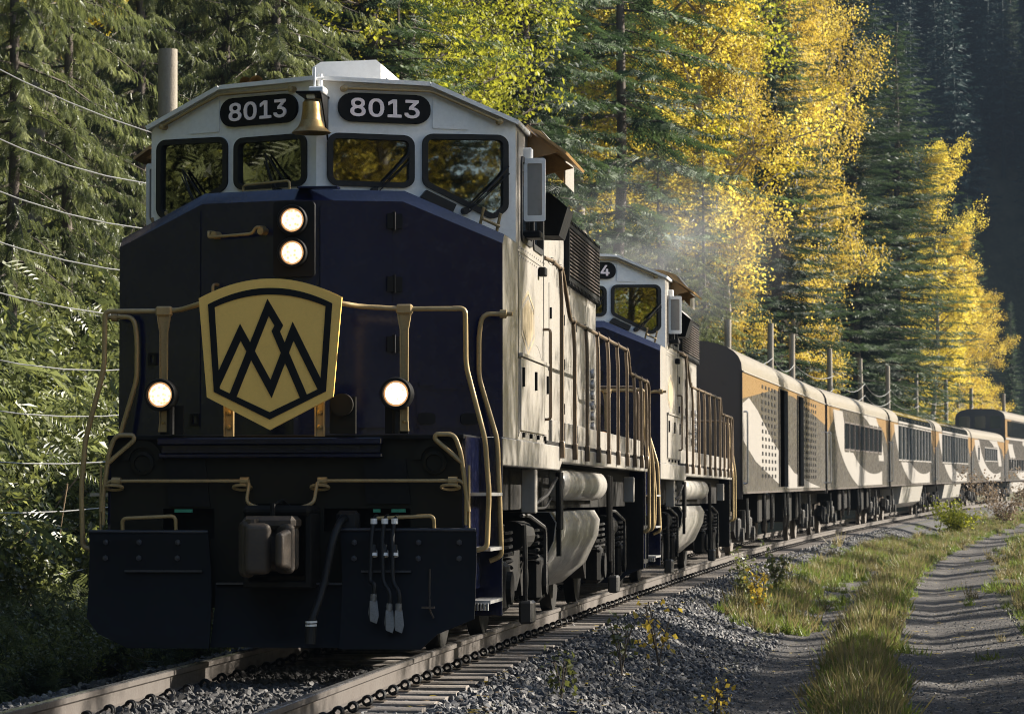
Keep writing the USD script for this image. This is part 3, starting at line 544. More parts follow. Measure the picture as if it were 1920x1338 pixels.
    mt = unary_union([l1, l2]).intersection(shield(.424, 2.690, 2.782, .382, 2.076, 1.898))
    part(cr, 'emblem_mountains', MB().ext(mt, *off(FRONT(yc), .0302), .006), 'black_paint')
    for x in (-.40, .30):
        st = part(L, 'crest_strap', MB().ext(rrect(x - .038, 1.72, x + .038, 2.5, .005), *FRONT(-9.30), .012).ext(rrect(x - .038, 1.72, x + .038, 2.5, .005).difference(rrect(x - .028, 1.70, x + .028, 2.6, .005)), *FRONT(-9.312), .02), 'pipe_gold')
        for z in (1.79, 1.90): part(st, 'bolt', MB().lathe([(.02, 0), (.02, .018), (.01, .022), (0, .022)], (x, -9.312, z), (0, -1, 0), 8), 'brass')
    part(L, 'signal_box', MB().ext(Point(.46, 1.96).buffer(.085, 20), *FRONT(-9.22), .05).ext(sbox(.36, 1.74, .56, 2.02), *FRONT(-9.2), .03), 'pilot')
    # coupler
    cp = part(L, 'coupler', MB().box((-.22, -9.10, .62), (.24, -8.9, .66)).box((-.13, -9.75, .76), (.13, -9.0, 1.0), .03), 'rust_steel')
    ball = trimesh.creation.icosphere(1, 1.0).vertices
    kn = MB().hull(np.vstack([ball * r + c for c in ((-.13, -9.90, .72), (-.13, -9.90, 1.04), (-.17, -9.78, .72), (-.17, -9.78, 1.04)) for r in (.055,)]))
    kn.hull(np.vstack([ball * .05 + c for c in ((-.10, -9.95, .74), (-.10, -9.95, 1.02), (.0, -9.93, .74), (.0, -9.93, 1.02))]))
    part(cp, 'knuckle', kn, 'rust_steel', 40)
    ga = MB().hull(np.vstack([ball * .045 + c for c in ((.09, -9.74, .74), (.09, -9.74, 1.02), (.17, -9.86, .74), (.17, -9.86, 1.02))]))
    ga.hull(np.vstack([ball * .035 + c for c in ((.17, -9.86, .75), (.17, -9.86, 1.0), (.13, -10.0, .78), (.13, -10.0, .97))]))
    part(cp, 'guard_arm', ga, 'rust_steel', 40)
    part(cp, 'head', MB().hull(np.vstack([ball * .05 + c for c in ((-.14, -9.62, .76), (.15, -9.62, .76), (-.14, -9.62, 1.0), (.15, -9.62, 1.0), (0, -9.4, .8), (0, -9.4, .98))])), 'rust_steel', 40)
    part(cp, 'lock_lifter', MB().cyl((.0, -9.62, 1.08), (.0, -9.62, 1.22), .02, 8).tube([(0, -9.62, 1.2), (.05, -9.5, 1.24), (.1, -9.36, 1.17)], .012, 6), 'under')
    part(cp, 'knuckle_pin', MB().cyl((-.10, -9.9, 1.05), (-.10, -9.9, 1.10), .05, 12).box((-.2, -9.8, 1.02), (.2, -9.5, 1.12), .03), 'rust_steel')
    part(cp, 'shank_guide', MB().box((-.25, -9.55, 1.12), (.27, -9.1, 1.2), .03).box((-.25, -9.5, .60), (-.20, -9.1, 1.14), .01).box((.22, -9.5, .60), (.27, -9.1, 1.14), .01).box((-.25, -9.5, .58), (.27, -9.1, .63), .01), 'under')
    # plow: two blades and the apron between them
    def blade(xa, xb, za, zb, lean=.28, side=0):
        """Sheet between outline functions of height, leaning forward towards the rail."""
        zs = np.linspace(0, 1, 9); v, f = [], []
        for q in zs:
            z = za + (zb - za) * q
            y = -9.27 - lean * (1 - q) ** 2
            for th in (0, .03): v += [(xa(z), y + th + .10 * 0, z), (xb(z), y + th, z)]
        for k in range(len(zs) - 1):
            a, b = 4 * k, 4 * k + 4
            f += [[a, a + 1, b + 1, b], [a + 2, b + 2, b + 3, a + 3], [a, b, b + 2, a + 2], [a + 1, a + 3, b + 3, b + 1]]
        n = 4 * (len(zs) - 1); f += [[n, n + 1, n + 3, n + 2], [0, 2, 3, 1]]
        return MB().add(v, f)
    ol = lambda z: np.interp(z, [.13, .16, .35, 1.03], [-1.12, -1.30, -1.47, -1.495])
    orr = lambda z: np.interp(z, [.13, .17, .24, .30, .35, 1.03], [1.105, 1.14, 1.22, 1.38, 1.49, 1.485])
    part(L, 'plow_blade', blade(ol, lambda z: np.interp(z, [.13, .62, .97], [-.50, -.53, -.57]), .13, 1.0), 'plow', True)
    part(L, 'plow_blade', blade(lambda z: np.interp(z, [.13, .62, 1.0], [.49, .475, .45]), orr, .13, 1.015), 'plow', True)
    part(L, 'plow_apron', blade(lambda z: -.51, lambda z: .495, .135, .61, .20), 'plow', True)
    for x0, x1, z in ((-1.49, -.57, 1.0), (.452, 1.483, 1.015)):
        part(L, 'plow_lip', MB().tube([(x0, -9.268, z), (x1, -9.268, z)], .014, 8), 'plow_edge', True)
    for x0, x1 in ((-1.2, -.6), (.62, 1.0)): part(L, 'weld_bar', MB().box((x0, -9.335, .695), (x1, -9.30, .71)), 'plow_edge')
    for x in (-1.36, -1.1, -.8, .56, 1.05, 1.36):
        for z in (.92, .80): part(L, 'plow_bolt', MB().lathe([(.022, 0), (.022, .014), (0, .018)], (x, -9.272 - .28 * (1 - (z - .13) / .87) ** 2, z), (0, -1, 0), 6), 'plow_edge')
    part(L, 'apron_edge', MB().box((-.5, -9.30, .600), (.49, -9.255, .616)), 'plow_edge')
    for sg in (1, -1):
        xs = (.70, 1.165) if sg > 0 else (-1.235, -.82)
        part(L, 'plow_grab', MB().tube(fillet([(xs[0], -9.25, .98), (xs[0], -9.28, 1.10), (xs[1], -9.28, 1.12), (xs[1], -9.25, .98)], .04), .015, 8), 'pipe_gold', True)
    # air hoses with glad hands, jumper cable
    for x0, x1, zt, zb in ((.717, .745, 1.0, .34), (.80, .865, 1.0, .27), (.875, .935, 1.0, .27)):
        h = part(L, 'air_hose', MB().tube(fillet([(x0, -9.2, 1.12), (x0, -9.32, 1.10), (x0 - .012, -9.38, .95), (x0 * .55 + x1 * .45 - .022, -9.44, .62), (x1 + .008, -9.51, zb + .28), (x1, -9.50, zb + .15)], .2, 7), .016, 8).cyl((x0 + .002, -9.37, .90), (x0 + .008, -9.385, .84), .026, 10), 'rubber', True)
        part(h, 'glad_hand', MB().hull([(x1 - .025, -9.53, zb + .15), (x1 + .025, -9.5, zb + .15), (x1 + .045, -9.54, zb + .04), (x1 + .03, -9.55, zb - .02), (x1 - .02, -9.55, zb), (x1 - .04, -9.52, zb + .06), (x1, -9.46, zb + .06)]).lathe([(.022, 0), (.026, .04), (.022, .06)], (x1 - .003, -9.5, zb + .14), (0, 0, 1), 10), 'glad_steel', 40)
        part(h, 'cuff', MB().cyl((x0, -9.33, 1.06), (x0, -9.33, 1.10), .026, 10).cyl((x0 + .006, -9.375, .86), (x0 + .01, -9.39, .815), .028, 10), 'white_trim')
    c = part(L, 'jumper_cable', MB().tube(fillet([(.48, -9.1, 1.10), (.465, -9.30, 1.10), (.42, -9.42, .95), (.36, -9.46, .60), (.29, -9.58, .34), (.285, -9.58, .23)], .15, 7), [.045, .045, .044, .043, .042, .041, .04, .04, .04, .04, .039, .038, .037, .036, .035, .034, .033, .033, .033, .033, .033, .033, .033, .03, .03, .03, .03, .03, .03, .03][:2 + 4 * 7] if 0 else .03, 10), 'rubber', True)
    part(c, 'cable_plug', MB().cyl((.286, -9.58, .30), (.278, -9.585, .17), .042, 12).box((.40, -9.2, 1.0), (.58, -9.1, 1.16), .03), 'rubber')
    part(c, 'cuff', MB().cyl((.287, -9.58, .325), (.2865, -9.58, .34), .044, 12).cyl((.2855, -9.58, .30), (.285, -9.58, .315), .044, 12), 'white_trim')
    part(L, 'brake_chain', MB().tube([(1.14, -9.31, .72), (1.145, -9.36, .5), (1.16, -9.45, .42), (1.19, -9.46, .36)], .008, 5).box((1.10, -9.47, .43), (1.20, -9.455, .445)), 'rust_steel')
    return L
# ------------------------------------------------------------------ ground
def sstep(a, b, x):
    t = np.clip((np.asarray(x, float) - a) / (b - a), 0, 1); return t * t * (3 - 2 * t)
def ground(u, y):
    """Height of the ground, without the grade."""
    u, y = np.asarray(u, float), np.asarray(y, float)
    z = np.interp(u, [-7.2, -5.5, -4.4, -2.9, -1.75, -.8, .8, 1.7, 2.9, 3.4, 4.3, 5.2, 6.4, 8.5, 14, 40, 120], [-.30, -.62, -.74, -.62, -.23, -.20, -.20, -.23, -.60, -.66, -.58, -.66, -.52, -.55, -.3, .6, -6])
    bank = np.maximum(0, -7.0 - u)
    p = np.stack([u * .35, y * .35, 0 * u + 3.1], -1); q = np.stack([u * .06, y * .05, 0 * u], -1)
    z = z + np.where(bank > 0, bank * .62 + 9 * (1 - np.exp(-bank / 40)) * .25, 0) + sstep(.3, 4, bank) * ((meshkit.fbm(p, 3, 4) - .5) * 1.3 + (meshkit.fbm(q, 3, 9) - .5) * 3)
    out = sstep(2.6, 4, u) * (1 - sstep(30, 60, u))
    z = z + out * ((meshkit.fbm(np.stack([u * .8, y * .4, 0 * u], -1), 2, 7) - .5) * .02 + (meshkit.fbm(np.stack([u * 5, y * 4, 0 * u], -1), 3, 17) - .5) * .014)
    hill = np.maximum(0, y - 345 - .25 * np.maximum(u, 0)) * .78
    h2 = hill + sstep(0, 40, hill) * (meshkit.fbm(np.stack([u * .02, y * .02, 0 * u], -1), 3, 2) - .5) * 26
    return np.where(hill > 0, np.maximum(z * np.clip(1 - hill / 60, 0, 1), 0) + h2, z)
def gpt(u, y, dz=0.):
    p = at(u, y); p[2] = float(G(y)) + float(ground(u, y)) + dz; return p
def sheet(us, ys, dz=0.0):
    U, Y = np.meshgrid(us, ys, indexing='ij')
    k = _T(Y.ravel(), 1).reshape(Y.shape); Z = ground(U, Y) + G(Y) + dz
    v = np.stack([T(Y) + U, Y - U * k, Z], -1).reshape(-1, 3)
    i, j = np.meshgrid(np.arange(len(us) - 1), np.arange(len(ys) - 1), indexing='ij'); n = len(ys)
    q = np.stack([i * n + j, (i + 1) * n + j, (i + 1) * n + j + 1, i * n + j + 1], -1).reshape(-1, 4)
    return trimesh.Trimesh(v, np.vstack([q[:, [0, 1, 2]], q[:, [0, 2, 3]]]), process=False)
def soil(name, ramp, sc, rough=.9, bump=.5, dist=.03, ramp2=None):
    n = {'g': ('geometry', {}), 'n1': ('noise_texture', {'scale': sc, 'detail': 9, 'roughness': .65}), 'n2': ('noise_texture', {'scale': sc * .12, 'detail': 4}), 'v': ('voronoi_texture', {'scale': sc * 4}),
         'm': ('mix', {'fac': .45}), 'rr': ('rgb_ramp', {'ramp': ramp}), 'b': ('bump', {'strength': bump, 'distance': dist}), 'p': ('principled_bsdf', {'roughness': rough, 'specular_ior_level': .25})}
    mat(name, n, [('g.position', 'n1.vector'), ('g.position', 'n2.vector'), ('g.position', 'v.vector'), ('n1.fac', 'm.color1'), ('n2.fac', 'm.color2'), ('m.color', 'rr.fac'), ('rr.color', 'p.base_color'), ('n1.fac', 'b.height'), ('b.normal', 'p.normal')])
soil('forest_floor', [(.3, (.018, .016, .010)), (.5, (.042, .040, .018)), (.7, (.085, .070, .035))], 3.0)
soil('ballast_soil', [(.3, (.022, .021, .022)), (.5, (.045, .043, .042)), (.7, (.08, .075, .07))], 14.0, dist=.04, bump=.8)
soil('path_soil', [(.32, (.022, .020, .018)), (.5, (.058, .052, .047)), (.66, (.135, .122, .108))], 22.0, dist=.05, bump=1.0)
mat('stone', {'o': ('object_info', {}), 'tc': ('texture_coordinate', {}), 'n': ('noise_texture', {'scale': 9., 'detail': 5}), 'r': ('rgb_ramp', {'ramp': [(0, (.022, .023, .027)), (.45, (.052, .052, .056)), (.8, (.10, .096, .092)), (1, (.21, .195, .18))]}),
    'h': ('hsv', {'hue': .5, 'saturation': 1.}), 'mr': ('map_range', {'from_min': .3, 'from_max': .7, 'to_min': .7, 'to_max': 1.3}), 'p': ('principled_bsdf', {'roughness': .72, 'specular_ior_level': .4})},
    [('o.random', 'r.fac'), ('tc.object', 'n.vector'), ('n.fac', 'mr.value'), ('mr.result', 'h.value'), ('r.color', 'h.color'), ('h.color', 'p.base_color')])
paint('stone_oily', (.022, .020, .019), .7, dirt=.5, dirt_c=(.05, .045, .04), scale=12, streak=False)
ys = np.unique(np.concatenate([np.arange(-330, -60, 15.), np.arange(-60, 110, .6), np.arange(110, 340, 3.), np.arange(340, 575, 9.)]))
us = np.unique(np.concatenate([np.arange(-260, -60, 10.), np.arange(-60, -20, 2.), np.arange(-20, 9, .35), np.arange(9, 40, 2.), np.arange(40, 330, 10.)]))
prim_tag(part('/World', 'ground', sheet(us, ys), 'forest_floor', True).GetPrim() if 0 else part('/World', 'ground', sheet(us, ys), 'forest_floor', True), 'brown forest floor beneath the trees and on the bank', 'ground', kind='structure')
prim_tag(part('/World', 'ballast_bed', sheet(np.linspace(-2.95, 3.0, 36), np.arange(-34, 175, .5), .006), 'ballast_soil', True), 'grey crushed stone bed under the rails', 'track bed', kind='structure')
prim_tag(part('/World', 'gravel_path', sheet(np.linspace(2.95, 6.3, 48), np.concatenate([np.arange(-34, 12, .10), np.arange(12, 175, .5)]), .010), 'path_soil', True), 'two-rut gravel track running beside the railway', 'path', kind='structure')

# ------------------------------------------------------------------ railway track
RO = .07
trk = thing('railway_track', 'pair of steel rails curving away on closely spaced ties', 'railway track')
ry = np.concatenate([np.arange(-34, 60, 1.5), np.arange(60, 178, 4.)])
prof = [(-.037, 0), (-.036, -.034), (-.012, -.05), (-.010, -.135), (-.072, -.158), (-.072, -.17), (.072, -.17), (.072, -.158), (.010, -.135), (.012, -.05), (.036, -.034), (.037, 0), (.030, .004)][:-1]
def sweep(prof, u0, ys, z0=0.0, close=True):
    n = len(prof); v = np.vstack([[at(u0 + a, y, z0 + b) for a, b in prof] for y in ys]); f = []
    for k in range(len(ys) - 1):
        for j in range(n):
            a, b, c, d = k * n + j, k * n + (j + 1) % n, (k + 1) * n + (j + 1) % n, (k + 1) * n + j
            f += [[a, b, c], [a, c, d]]
    return MB().add(v, f)
for sg in (-1, 1):
    r = part(trk, 'rail', sweep(prof, RO + sg * .755, ry), 'rail_side')
    part(r, 'running_surface', sweep([(-.030, .0005), (-.026, .004), (.026, .004), (.030, .0005)], RO + sg * .755, ry), 'rail_top')
kt = klass('TieKind')
tie_m = MB().hull([(x, y, z) for x in (-1.28, 1.28) for y, z in ((-.115, -.36), (-.105, -.185), (-.085, -.175), (.085, -.175), (.105, -.185), (.115, -.36))])
usdkit.mesh(stage, '/World/TieKind/beam', tie_m.mesh(), M['tie'])
th = np.linspace(0, np.pi * 1.25, 9)
for sg in (-1, 1):
    for s2 in (-1, 1):
        c = sg * .755 + s2 * .105
        th = np.linspace(-.6, 2 * np.pi * 1.45, 20)
        pth = [(c + s2 * .030 + s2 * .030 * math.cos(t), -.035 + .07 * t / th[-1], -.128 + .030 * math.sin(t)) for t in th] + [(c - s2 * .05, .03, -.150)]
        usdkit.mesh(stage, numbered('/World/TieKind', 'clip'), MB().tube(pth, .011, 6).mesh(), M['black_paint'], True)
    usdkit.mesh(stage, numbered('/World/TieKind', 'tie_plate'), MB().box((sg * .755 - .17, -.09, -.176), (sg * .755 + .17, .09, -.168)).mesh(), M['rust_steel'])
n_t = 0
for y in np.arange(-33.6, 140, .6):
    x = UsdGeom.Xform.Define(stage, numbered(str(trk.GetPath()), 'tie'))
    p = at(RO, y, RNG.uniform(-.008, .004)); x.AddTranslateOp().Set(Gf.Vec3d(*p.tolist())); x.AddRotateZOp().Set(math.degrees(heading(y)) + RNG.uniform(-.6, .6))
    x.GetPrim().GetReferences().AddInternalReference('/World/TieKind'); x.GetPrim().SetInstanceable(True)

loco1 = locomotive('dark blue and cream diesel locomotive with gold mountain crest leading the train', '8013', 0.0)
loco2 = locomotive('second blue and cream diesel locomotive coupled right behind the leading one', '8014', 18.03)

# ------------------------------------------------------------------ passenger cars
def car(label, y0, length, kind, seed, group=None):
    y1 = y0 + length; a, b = at(0, y0), at(0, y1); hd = -math.atan2(b[0] - a[0], b[1] - a[1])
    t = thing('passenger_car', label, 'railway car', a, hd, group)
    if seed != 0:
        pass
    Lc = math.hypot(b[0] - a[0], b[1] - a[1]); slope = (b[2] - a[2]) / Lc
    UsdGeom.Xformable(t).AddRotateXOp().Set(math.degrees(math.atan(slope)))
    zt = 5.75 if kind == 'dome' else 4.30; ze = zt - .62; hw = 1.52
    # body shell: side walls, arched roof, ends
    ang = np.linspace(0, np.pi, 17)
    arch = [(hw * (np.sign(math.cos(q)) * abs(math.cos(q)) ** .62), ze + (zt - ze) * math.sin(q) ** .8) for q in ang]
    m = MB(); q = np.array(arch)
    v = np.vstack([np.c_[q[:, 0], np.full(len(q), yy), q[:, 1]] for yy in (0, Lc)]); n = len(q)
    m.add(v, [[k, k + 1, n + k + 1, n + k] for k in range(n - 1)])
    part(t, 'roof', m, 'livery_gold' if kind == 'x' else 'roof_cream', True)
    for yy in (0.0, Lc):
        e = part(t, 'car_end', MB().ext(Polygon([(hw, 1.2), (hw, ze)] + arch + [(-hw, ze), (-hw, 1.2)]), (0, yy + (.03 if yy == 0 else 0), 0), (1, 0, 0), (0, 0, 1), (0, -1, 0), .03), 'end_brown' if kind != 'dome' else 'end_dark')
        if yy == 0:
            if kind == 'dome':
                for x in (-.95, 0, .95): part(e, 'end_window', MB().ext(rrect(x - .33, 4.55, x + .33, 5.30, .1), *FRONT(-.001), .012), 'coach_glass')
                part(e, 'roof_line', MB().box((-1.4, -.02, 4.2), (1.4, -.002, 4.26)), 'end_dark')
            part(e, 'diaphragm', MB().ext(rrect(-.55, 1.3, .55, 3.6, .1).difference(rrect(-.45, 1.2, .45, 3.5, .08)), *FRONT(-.02), .35), 'rubber')
    wins = []
    if kind == 'generator':
        wins = []
    elif kind == 'coach':
        wins = [rrect(5.9 + 2.02 * k, 2.45, 7.72 + 2.02 * k, 3.32, .12) for k in range(8)]
    elif kind == 'domeline':
        wins = [rrect(4.0 + 1.92 * k, 2.25, 5.78 + 1.92 * k, 3.62, .08) for k in range(10)]
    elif kind == 'diner':
        wins = [rrect(4.4, 2.45, 5.6, 3.25, .1)] + [rrect(9.4 + 1.7 * k, 2.45, 10.9 + 1.7 * k, 3.25, .1) for k in range(6)]
    elif kind == 'dome':
        wins = [rrect(2.5 + 1.85 * k, 1.9, 4.0 + 1.85 * k, 2.7, .1) for k in range(11)]
    for sg in (1, -1):
        fs = SIDE(hw, sg)
        wall = sbox(0, 1.34, Lc, ze); holes = [w.buffer(-.015) for w in wins]
        doors = []
        if kind == 'generator': doors = [sbox(9.3, 1.42, 11.7, 3.62), sbox(15.2, 1.42, 17.1, 3.62)]
        part(t, 'side_wall', MB().ext(wall.difference(unary_union(holes + doors)) if holes + doors else wall, *off(fs, -.05), .05), 'livery_grey')
        # livery: gold shoulder, broad pale arcs, thin plates flush on the wall
        paint_ok = sbox(.05, 1.38, Lc - .05, ze - .01).difference(unary_union([w.buffer(.05) for w in wins] + [d.buffer(.02) for d in doors]) if wins or doors else Polygon())
        cx_, cz_ = (14.0, 8.6) if kind == 'generator' else (12.5 + seed % 3, 8.2)
        if kind == 'generator':
            gold = Polygon([(0, ze), (0, 3.15), (2.5, 3.27), (8, 3.55), (14, 3.55), (Lc, 3.1), (Lc, ze)])
            pale = Polygon([(0, 3.05), (0, 2.35), (3, 1.95), (9, 1.5), (12, 1.38), (24, 1.38), (20, 1.5), (14, 1.75), (8, 2.35), (3.5, 3.0), (1.5, 3.2)])
            dark = Polygon([(1.5, 3.25), (8, 3.5), (9, 3.3), (9, 2.4), (6, 2.75), (3.2, 3.1)])
        else:
            gold = Polygon([(0, ze), (0, 2.9), (2.0, 3.3), (4.5, ze - .02), (18, ze - .02), (23, 3.2), (Lc, 2.6), (Lc, ze)])
            c0 = Point(16.5, 4.3)
            el = lambda a_, b_: affinity.scale(Point(0, 0).buffer(1, 64), a_, b_).buffer(0)
            pale = affinity.translate(el(15.5, 2.95), 17.2, 4.1).difference(affinity.translate(el(13.3, 2.45), 18.2, 4.2)).intersection(sbox(0, 1.3, 22, 3.6))
            pale2 = affinity.translate(el(11, 2.3), 12.0, 1.9).difference(affinity.translate(el(9.6, 1.75), 11.0, 1.9)).intersection(sbox(13, 2.2, Lc, 4))
            pale = pale.union(pale2); dark = Polygon()
            gold = gold.difference(pale)
        part(t, 'gold_band', MB().ext(gold.intersection(paint_ok), *off(fs, .0005), .003), 'livery_gold')
        part(t, 'pale_swoosh', MB().ext(pale.intersection(paint_ok).difference(gold), *off(fs, .0005), .0036), 'livery_pale')
        part(t, 'sill_strip', MB().box((sg * (hw - .03), 0.02, 1.30), (sg * (hw + .012), Lc - .02, 1.34)), 'end_brown')
        part(t, 'drip_rail', MB().box((sg * (hw - .01), 0.02, ze - .012), (sg * (hw + .03), Lc - .02, ze + .012)), 'livery_pale')
        for w in wins:
            fm = part(t, 'window', MB().ext(w.difference(w.buffer(-.05)), *off(fs, -.03), .045), 'livery_pale' if kind in ('domeline', 'diner') else 'end_brown')
            part(fm, 'pane', MB().ext(w.buffer(-.05), *off(fs, -.025), .01), 'coach_glass')
        for d in doors:
            x0, z0, x1, z1 = d.bounds
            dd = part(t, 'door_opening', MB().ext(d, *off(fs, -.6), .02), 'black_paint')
            part(dd, 'door_post', MB().ext(sbox(x0 - .1, z0, x0 - .0, z1).union(sbox(x1, z0, x1 + .1, z1)), *off(fs, .001), .03), 'livery_grey')
            part(dd, 'step_plate', MB().ext(sbox(x0 + (x1 - x0) * .1, z0 - .02, x1 - .1, z0 + .55), *off(fs, -.3), .02), 'navy')
        if kind == 'generator':
            for (ya, yb, nr) in ((4.6, 8.6, 13), (17.6, 22.6, 13)):
                m = MB()
                for yy in np.arange(ya, yb, .86):
                    for k in range(nr):
                        z = 1.62 + k * .155
                        m.ext(sbox(yy, z, yy + .36, z + .075), *off(fs, .0045), .006)
                prim_tag(part(t, 'vent_holes', m, 'black_paint'), kind='stuff')
            part(t, 'roof_vent', MB().box((sg * 1.05, 9.0, 4.02), (sg * 1.25, 10.0, 4.10), .01), 'livery_grey')
        if kind == 'domeline':
            # glazed shoulder of the roof with its ribs
            for k in range(10):
                y_ = 4.05 + 1.92 * k
                pts = [(1.53, ze + .03), (1.46, ze + .26), (1.25, ze + .45), (1.0, ze + .555)]
                mm = MB(); 
                for (xa, za), (xb, zb) in zip(pts, pts[1:]):
                    mm.hull([(sg * x * s_, y, z * 1.0 + e) for x, z in ((xa, za), (xb, zb)) for y in (y_, y_ + 1.66) for s_, e in ((1.0, .0), (1.012, .015))])
                part(t, 'roof_window', mm, 'coach_glass')
            part(t, 'window_rail', MB().box((sg * 1.52, 3.8, 3.66), (sg * 1.56, 23.2, 3.74)), 'livery_pale')
            sk = [(-1.0, .42), (1.0, .42), (1.30, .62), (1.44, 1.29), (-1.44, 1.29), (-1.30, .62)]
            if sg > 0: part(t, 'underbody_tank', MB().ext(Polygon(sk), (0, 18.8, 0), (1, 0, 0), (0, 0, 1), (0, -1, 0), 12.0), 'livery_pale', 35)
        if kind == 'dome':
            for k in range(12):
                y_ = 1.5 + 1.95 * k
                part(t, 'dome_window', MB().ext(rrect(y_, 4.05, y_ + 1.8, 5.02, .08), *off(fs, .001), .012), 'coach_glass')
            part(t, 'belt_rail', MB().box((sg * 1.52, .1, 3.86), (sg * 1.56, Lc - .1, 3.98)), 'livery_pale')
            if sg > 0: part(t, 'underbody_tank', MB().box((-1.4, 5.5, .5), (1.4, 20, 1.29), .1), 'livery_pale')
        part(t, 'end_handrail', MB().tube(fillet([(sg * 1.52, .25, 2.9), (sg * 1.60, .25, 2.9), (sg * 1.60, .25, 1.5), (sg * 1.52, .25, 1.5)], .05), .02, 6), 'steel')
        part(t, 'end_handrail', MB().tube(fillet([(sg * 1.52, Lc - .35, 2.9), (sg * 1.60, Lc - .35, 2.9), (sg * 1.60, Lc - .35, 1.5), (sg * 1.52, Lc - .35, 1.5)], .05), .02, 6), 'steel')
    if kind in ('coach', 'generator', 'diner'):
        for y_ in (7, 9.2, 10.6, 14.5, 16.0, 18.6): part(t, 'underfloor_box', MB().box((-1.25, y_, .55 + .1 * (y_ % 2)), (1.25, y_ + .9, 1.28), .03), 'under')
        for y_ in (6.6, 8.6, 12.4, 13.4, 17.4): part(t, 'underfloor_pipe', MB().tube([(1.4, y_, 1.3), (1.42, y_, .75), (1.38, y_ + .25, .5)], .04, 6), 'truck_steel')
    part(t, 'centre_sill', MB().box((-.6, .2, .85), (.6, Lc - .2, 1.33)), 'under')
    for yc in (3.6, Lc - 3.6):
        for sg in (1, -1):
            tf = part(t, 'truck_frame', MB().ext(affinity.translate(Polygon([(-1.9, .55), (-1.5, .85), (-.6, .75), (.6, .75), (1.5, .85), (1.9, .55), (1.5, .4), (.7, .5), (-.7, .5), (-1.5, .4)]), yc, 0), *SIDE(1.05, sg), .14), 'under')
            for dy in (-1.3, 1.3):
                part(tf, 'axle_box', MB().cyl((sg * 1.1, yc + dy, .46), (sg * 1.34, yc + dy, .46), .15, 12).box((sg * 1.15, yc + dy - .2, .34), (sg * 1.27, yc + dy + .2, .8), .03), 'truck_steel')
                part(t, 'wheel', MB().lathe([(0, .03), (.38, .04), (.46, .07), (.46, 0), (.48, -.05), (0, -.06)], (sg * .78, yc + dy, .46), (sg, 0, 0), 20), 'rust_steel')
            part(tf, 'bolster_spring', MB().cyl((sg * 1.22, yc - .3, .5), (sg * 1.22, yc - .3, .95), .11, 10).cyl((sg * 1.22, yc + .3, .5), (sg * 1.22, yc + .3, .95), .11, 10).tube([(sg * 1.36, yc - .9, 1.2), (sg * 1.38, yc - .9, .7), (sg * 1.36, yc - .7, .4)], .04, 6), 'truck_steel')
    part(t, 'coupler', MB().box((-.1, -.7, .8), (.1, .3, 1.0), .02), 'rust_steel')
    return t
paint('roof_cream', (.19, .168, .13), .34, dirt=.35, dirt_c=(.25, .2, .14), coat=.25, streak=False, scale=1.2)
paint('end_brown', (.055, .042, .036), .4, dirt=.5)
paint('end_dark', (.03, .033, .04), .35, dirt=.4)
CARS = [(27.7, 26.2, 'generator', 'grey baggage car with black doorways and square vent holes behind the second locomotive'),
        (54.7, 25.4, 'coach', 'grey coach with a row of dark windows and pale swoosh, second car after the locomotives'),
        (80.9, 25.4, 'domeline', 'third car, the nearer one with tall panoramic windows and pale belly tank'),
        (107.1, 25.4, 'domeline', 'fourth car, the farther one with panoramic windows rising into its roof'),
        (133.3, 25.4, 'diner', 'low gold-roofed car with a few small windows just before the tall dome car'),
        (159.5, 25.4, 'dome', 'tall two-storey dome car with dark windowed end at the right edge')]
for k, (y0, ln, kd, lb) in enumerate(CARS): car(lb, y0, ln, kd, k)

# ------------------------------------------------------------------ slide fence: timber posts and wires left of the track
POSTS = [-4.0, 12.2, 28.4, 44.6, 60.8, 77., 93., 108., 116.5, 134.2, 149.5, 163., 178.5, 196., 211.4, 232., 249.]
names = {1: 'tall round timber post of the wire fence rising beside the leading locomotive cab', 7: 'timber fence post just above the roof of the second locomotive, leftmost of the far row',
         8: 'timber fence post above the front of the baggage car', 9: 'timber fence post above the middle of the baggage car roof', 10: 'timber fence post above the rear end of the baggage car',
         11: 'timber fence post above the coach with dark windows', 12: 'timber fence post behind the joint between coach and first panoramic car', 13: 'timber fence post in front of the yellow trees above the panoramic cars',
         14: 'timber fence post just left of the tall dome car', 15: 'timber fence post right of the yellow trees against the dark hill'}
ZW = [6.55, 5.87, 5.2, 4.55, 3.9, 3.25, 2.6, 1.95, 1.3, .65]
tops = []
for k, y in enumerate(POSTS):
    b = gpt(-6.0, y); zt = float(G(y)) + (8.0 if k < 7 else 8.6) + RNG.uniform(-.12, .12)
    lean = RNG.normal(0, .05, 2) if k != 1 else np.array([.0, 0])
    p = thing('fence_post', names.get(k, 'timber post of the wire fence hidden behind the train'), 'post', b, 0, 'timber posts of the wire fence beside the track')
    h = zt - b[2]; m = MB().tube([(0, 0, -.5), (lean[0] * .5, lean[1] * .5, h * .5), (lean[0], lean[1], h)], [.17, .155, .142], 14)
    part(p, 'shaft', m, 'timber_post', 40)
    for z in ZW[:6]: part(p, 'staple', MB().cyl((.13, -.02, z + .5), (.17, -.02, z + .5), .03, 6), 'rust_steel')
    tops.append(b)
nth = 'topmost|second from top|third from top|fourth from top|fifth from top|sixth from top|seventh from top|eighth from top|ninth from top|lowest'.split('|')
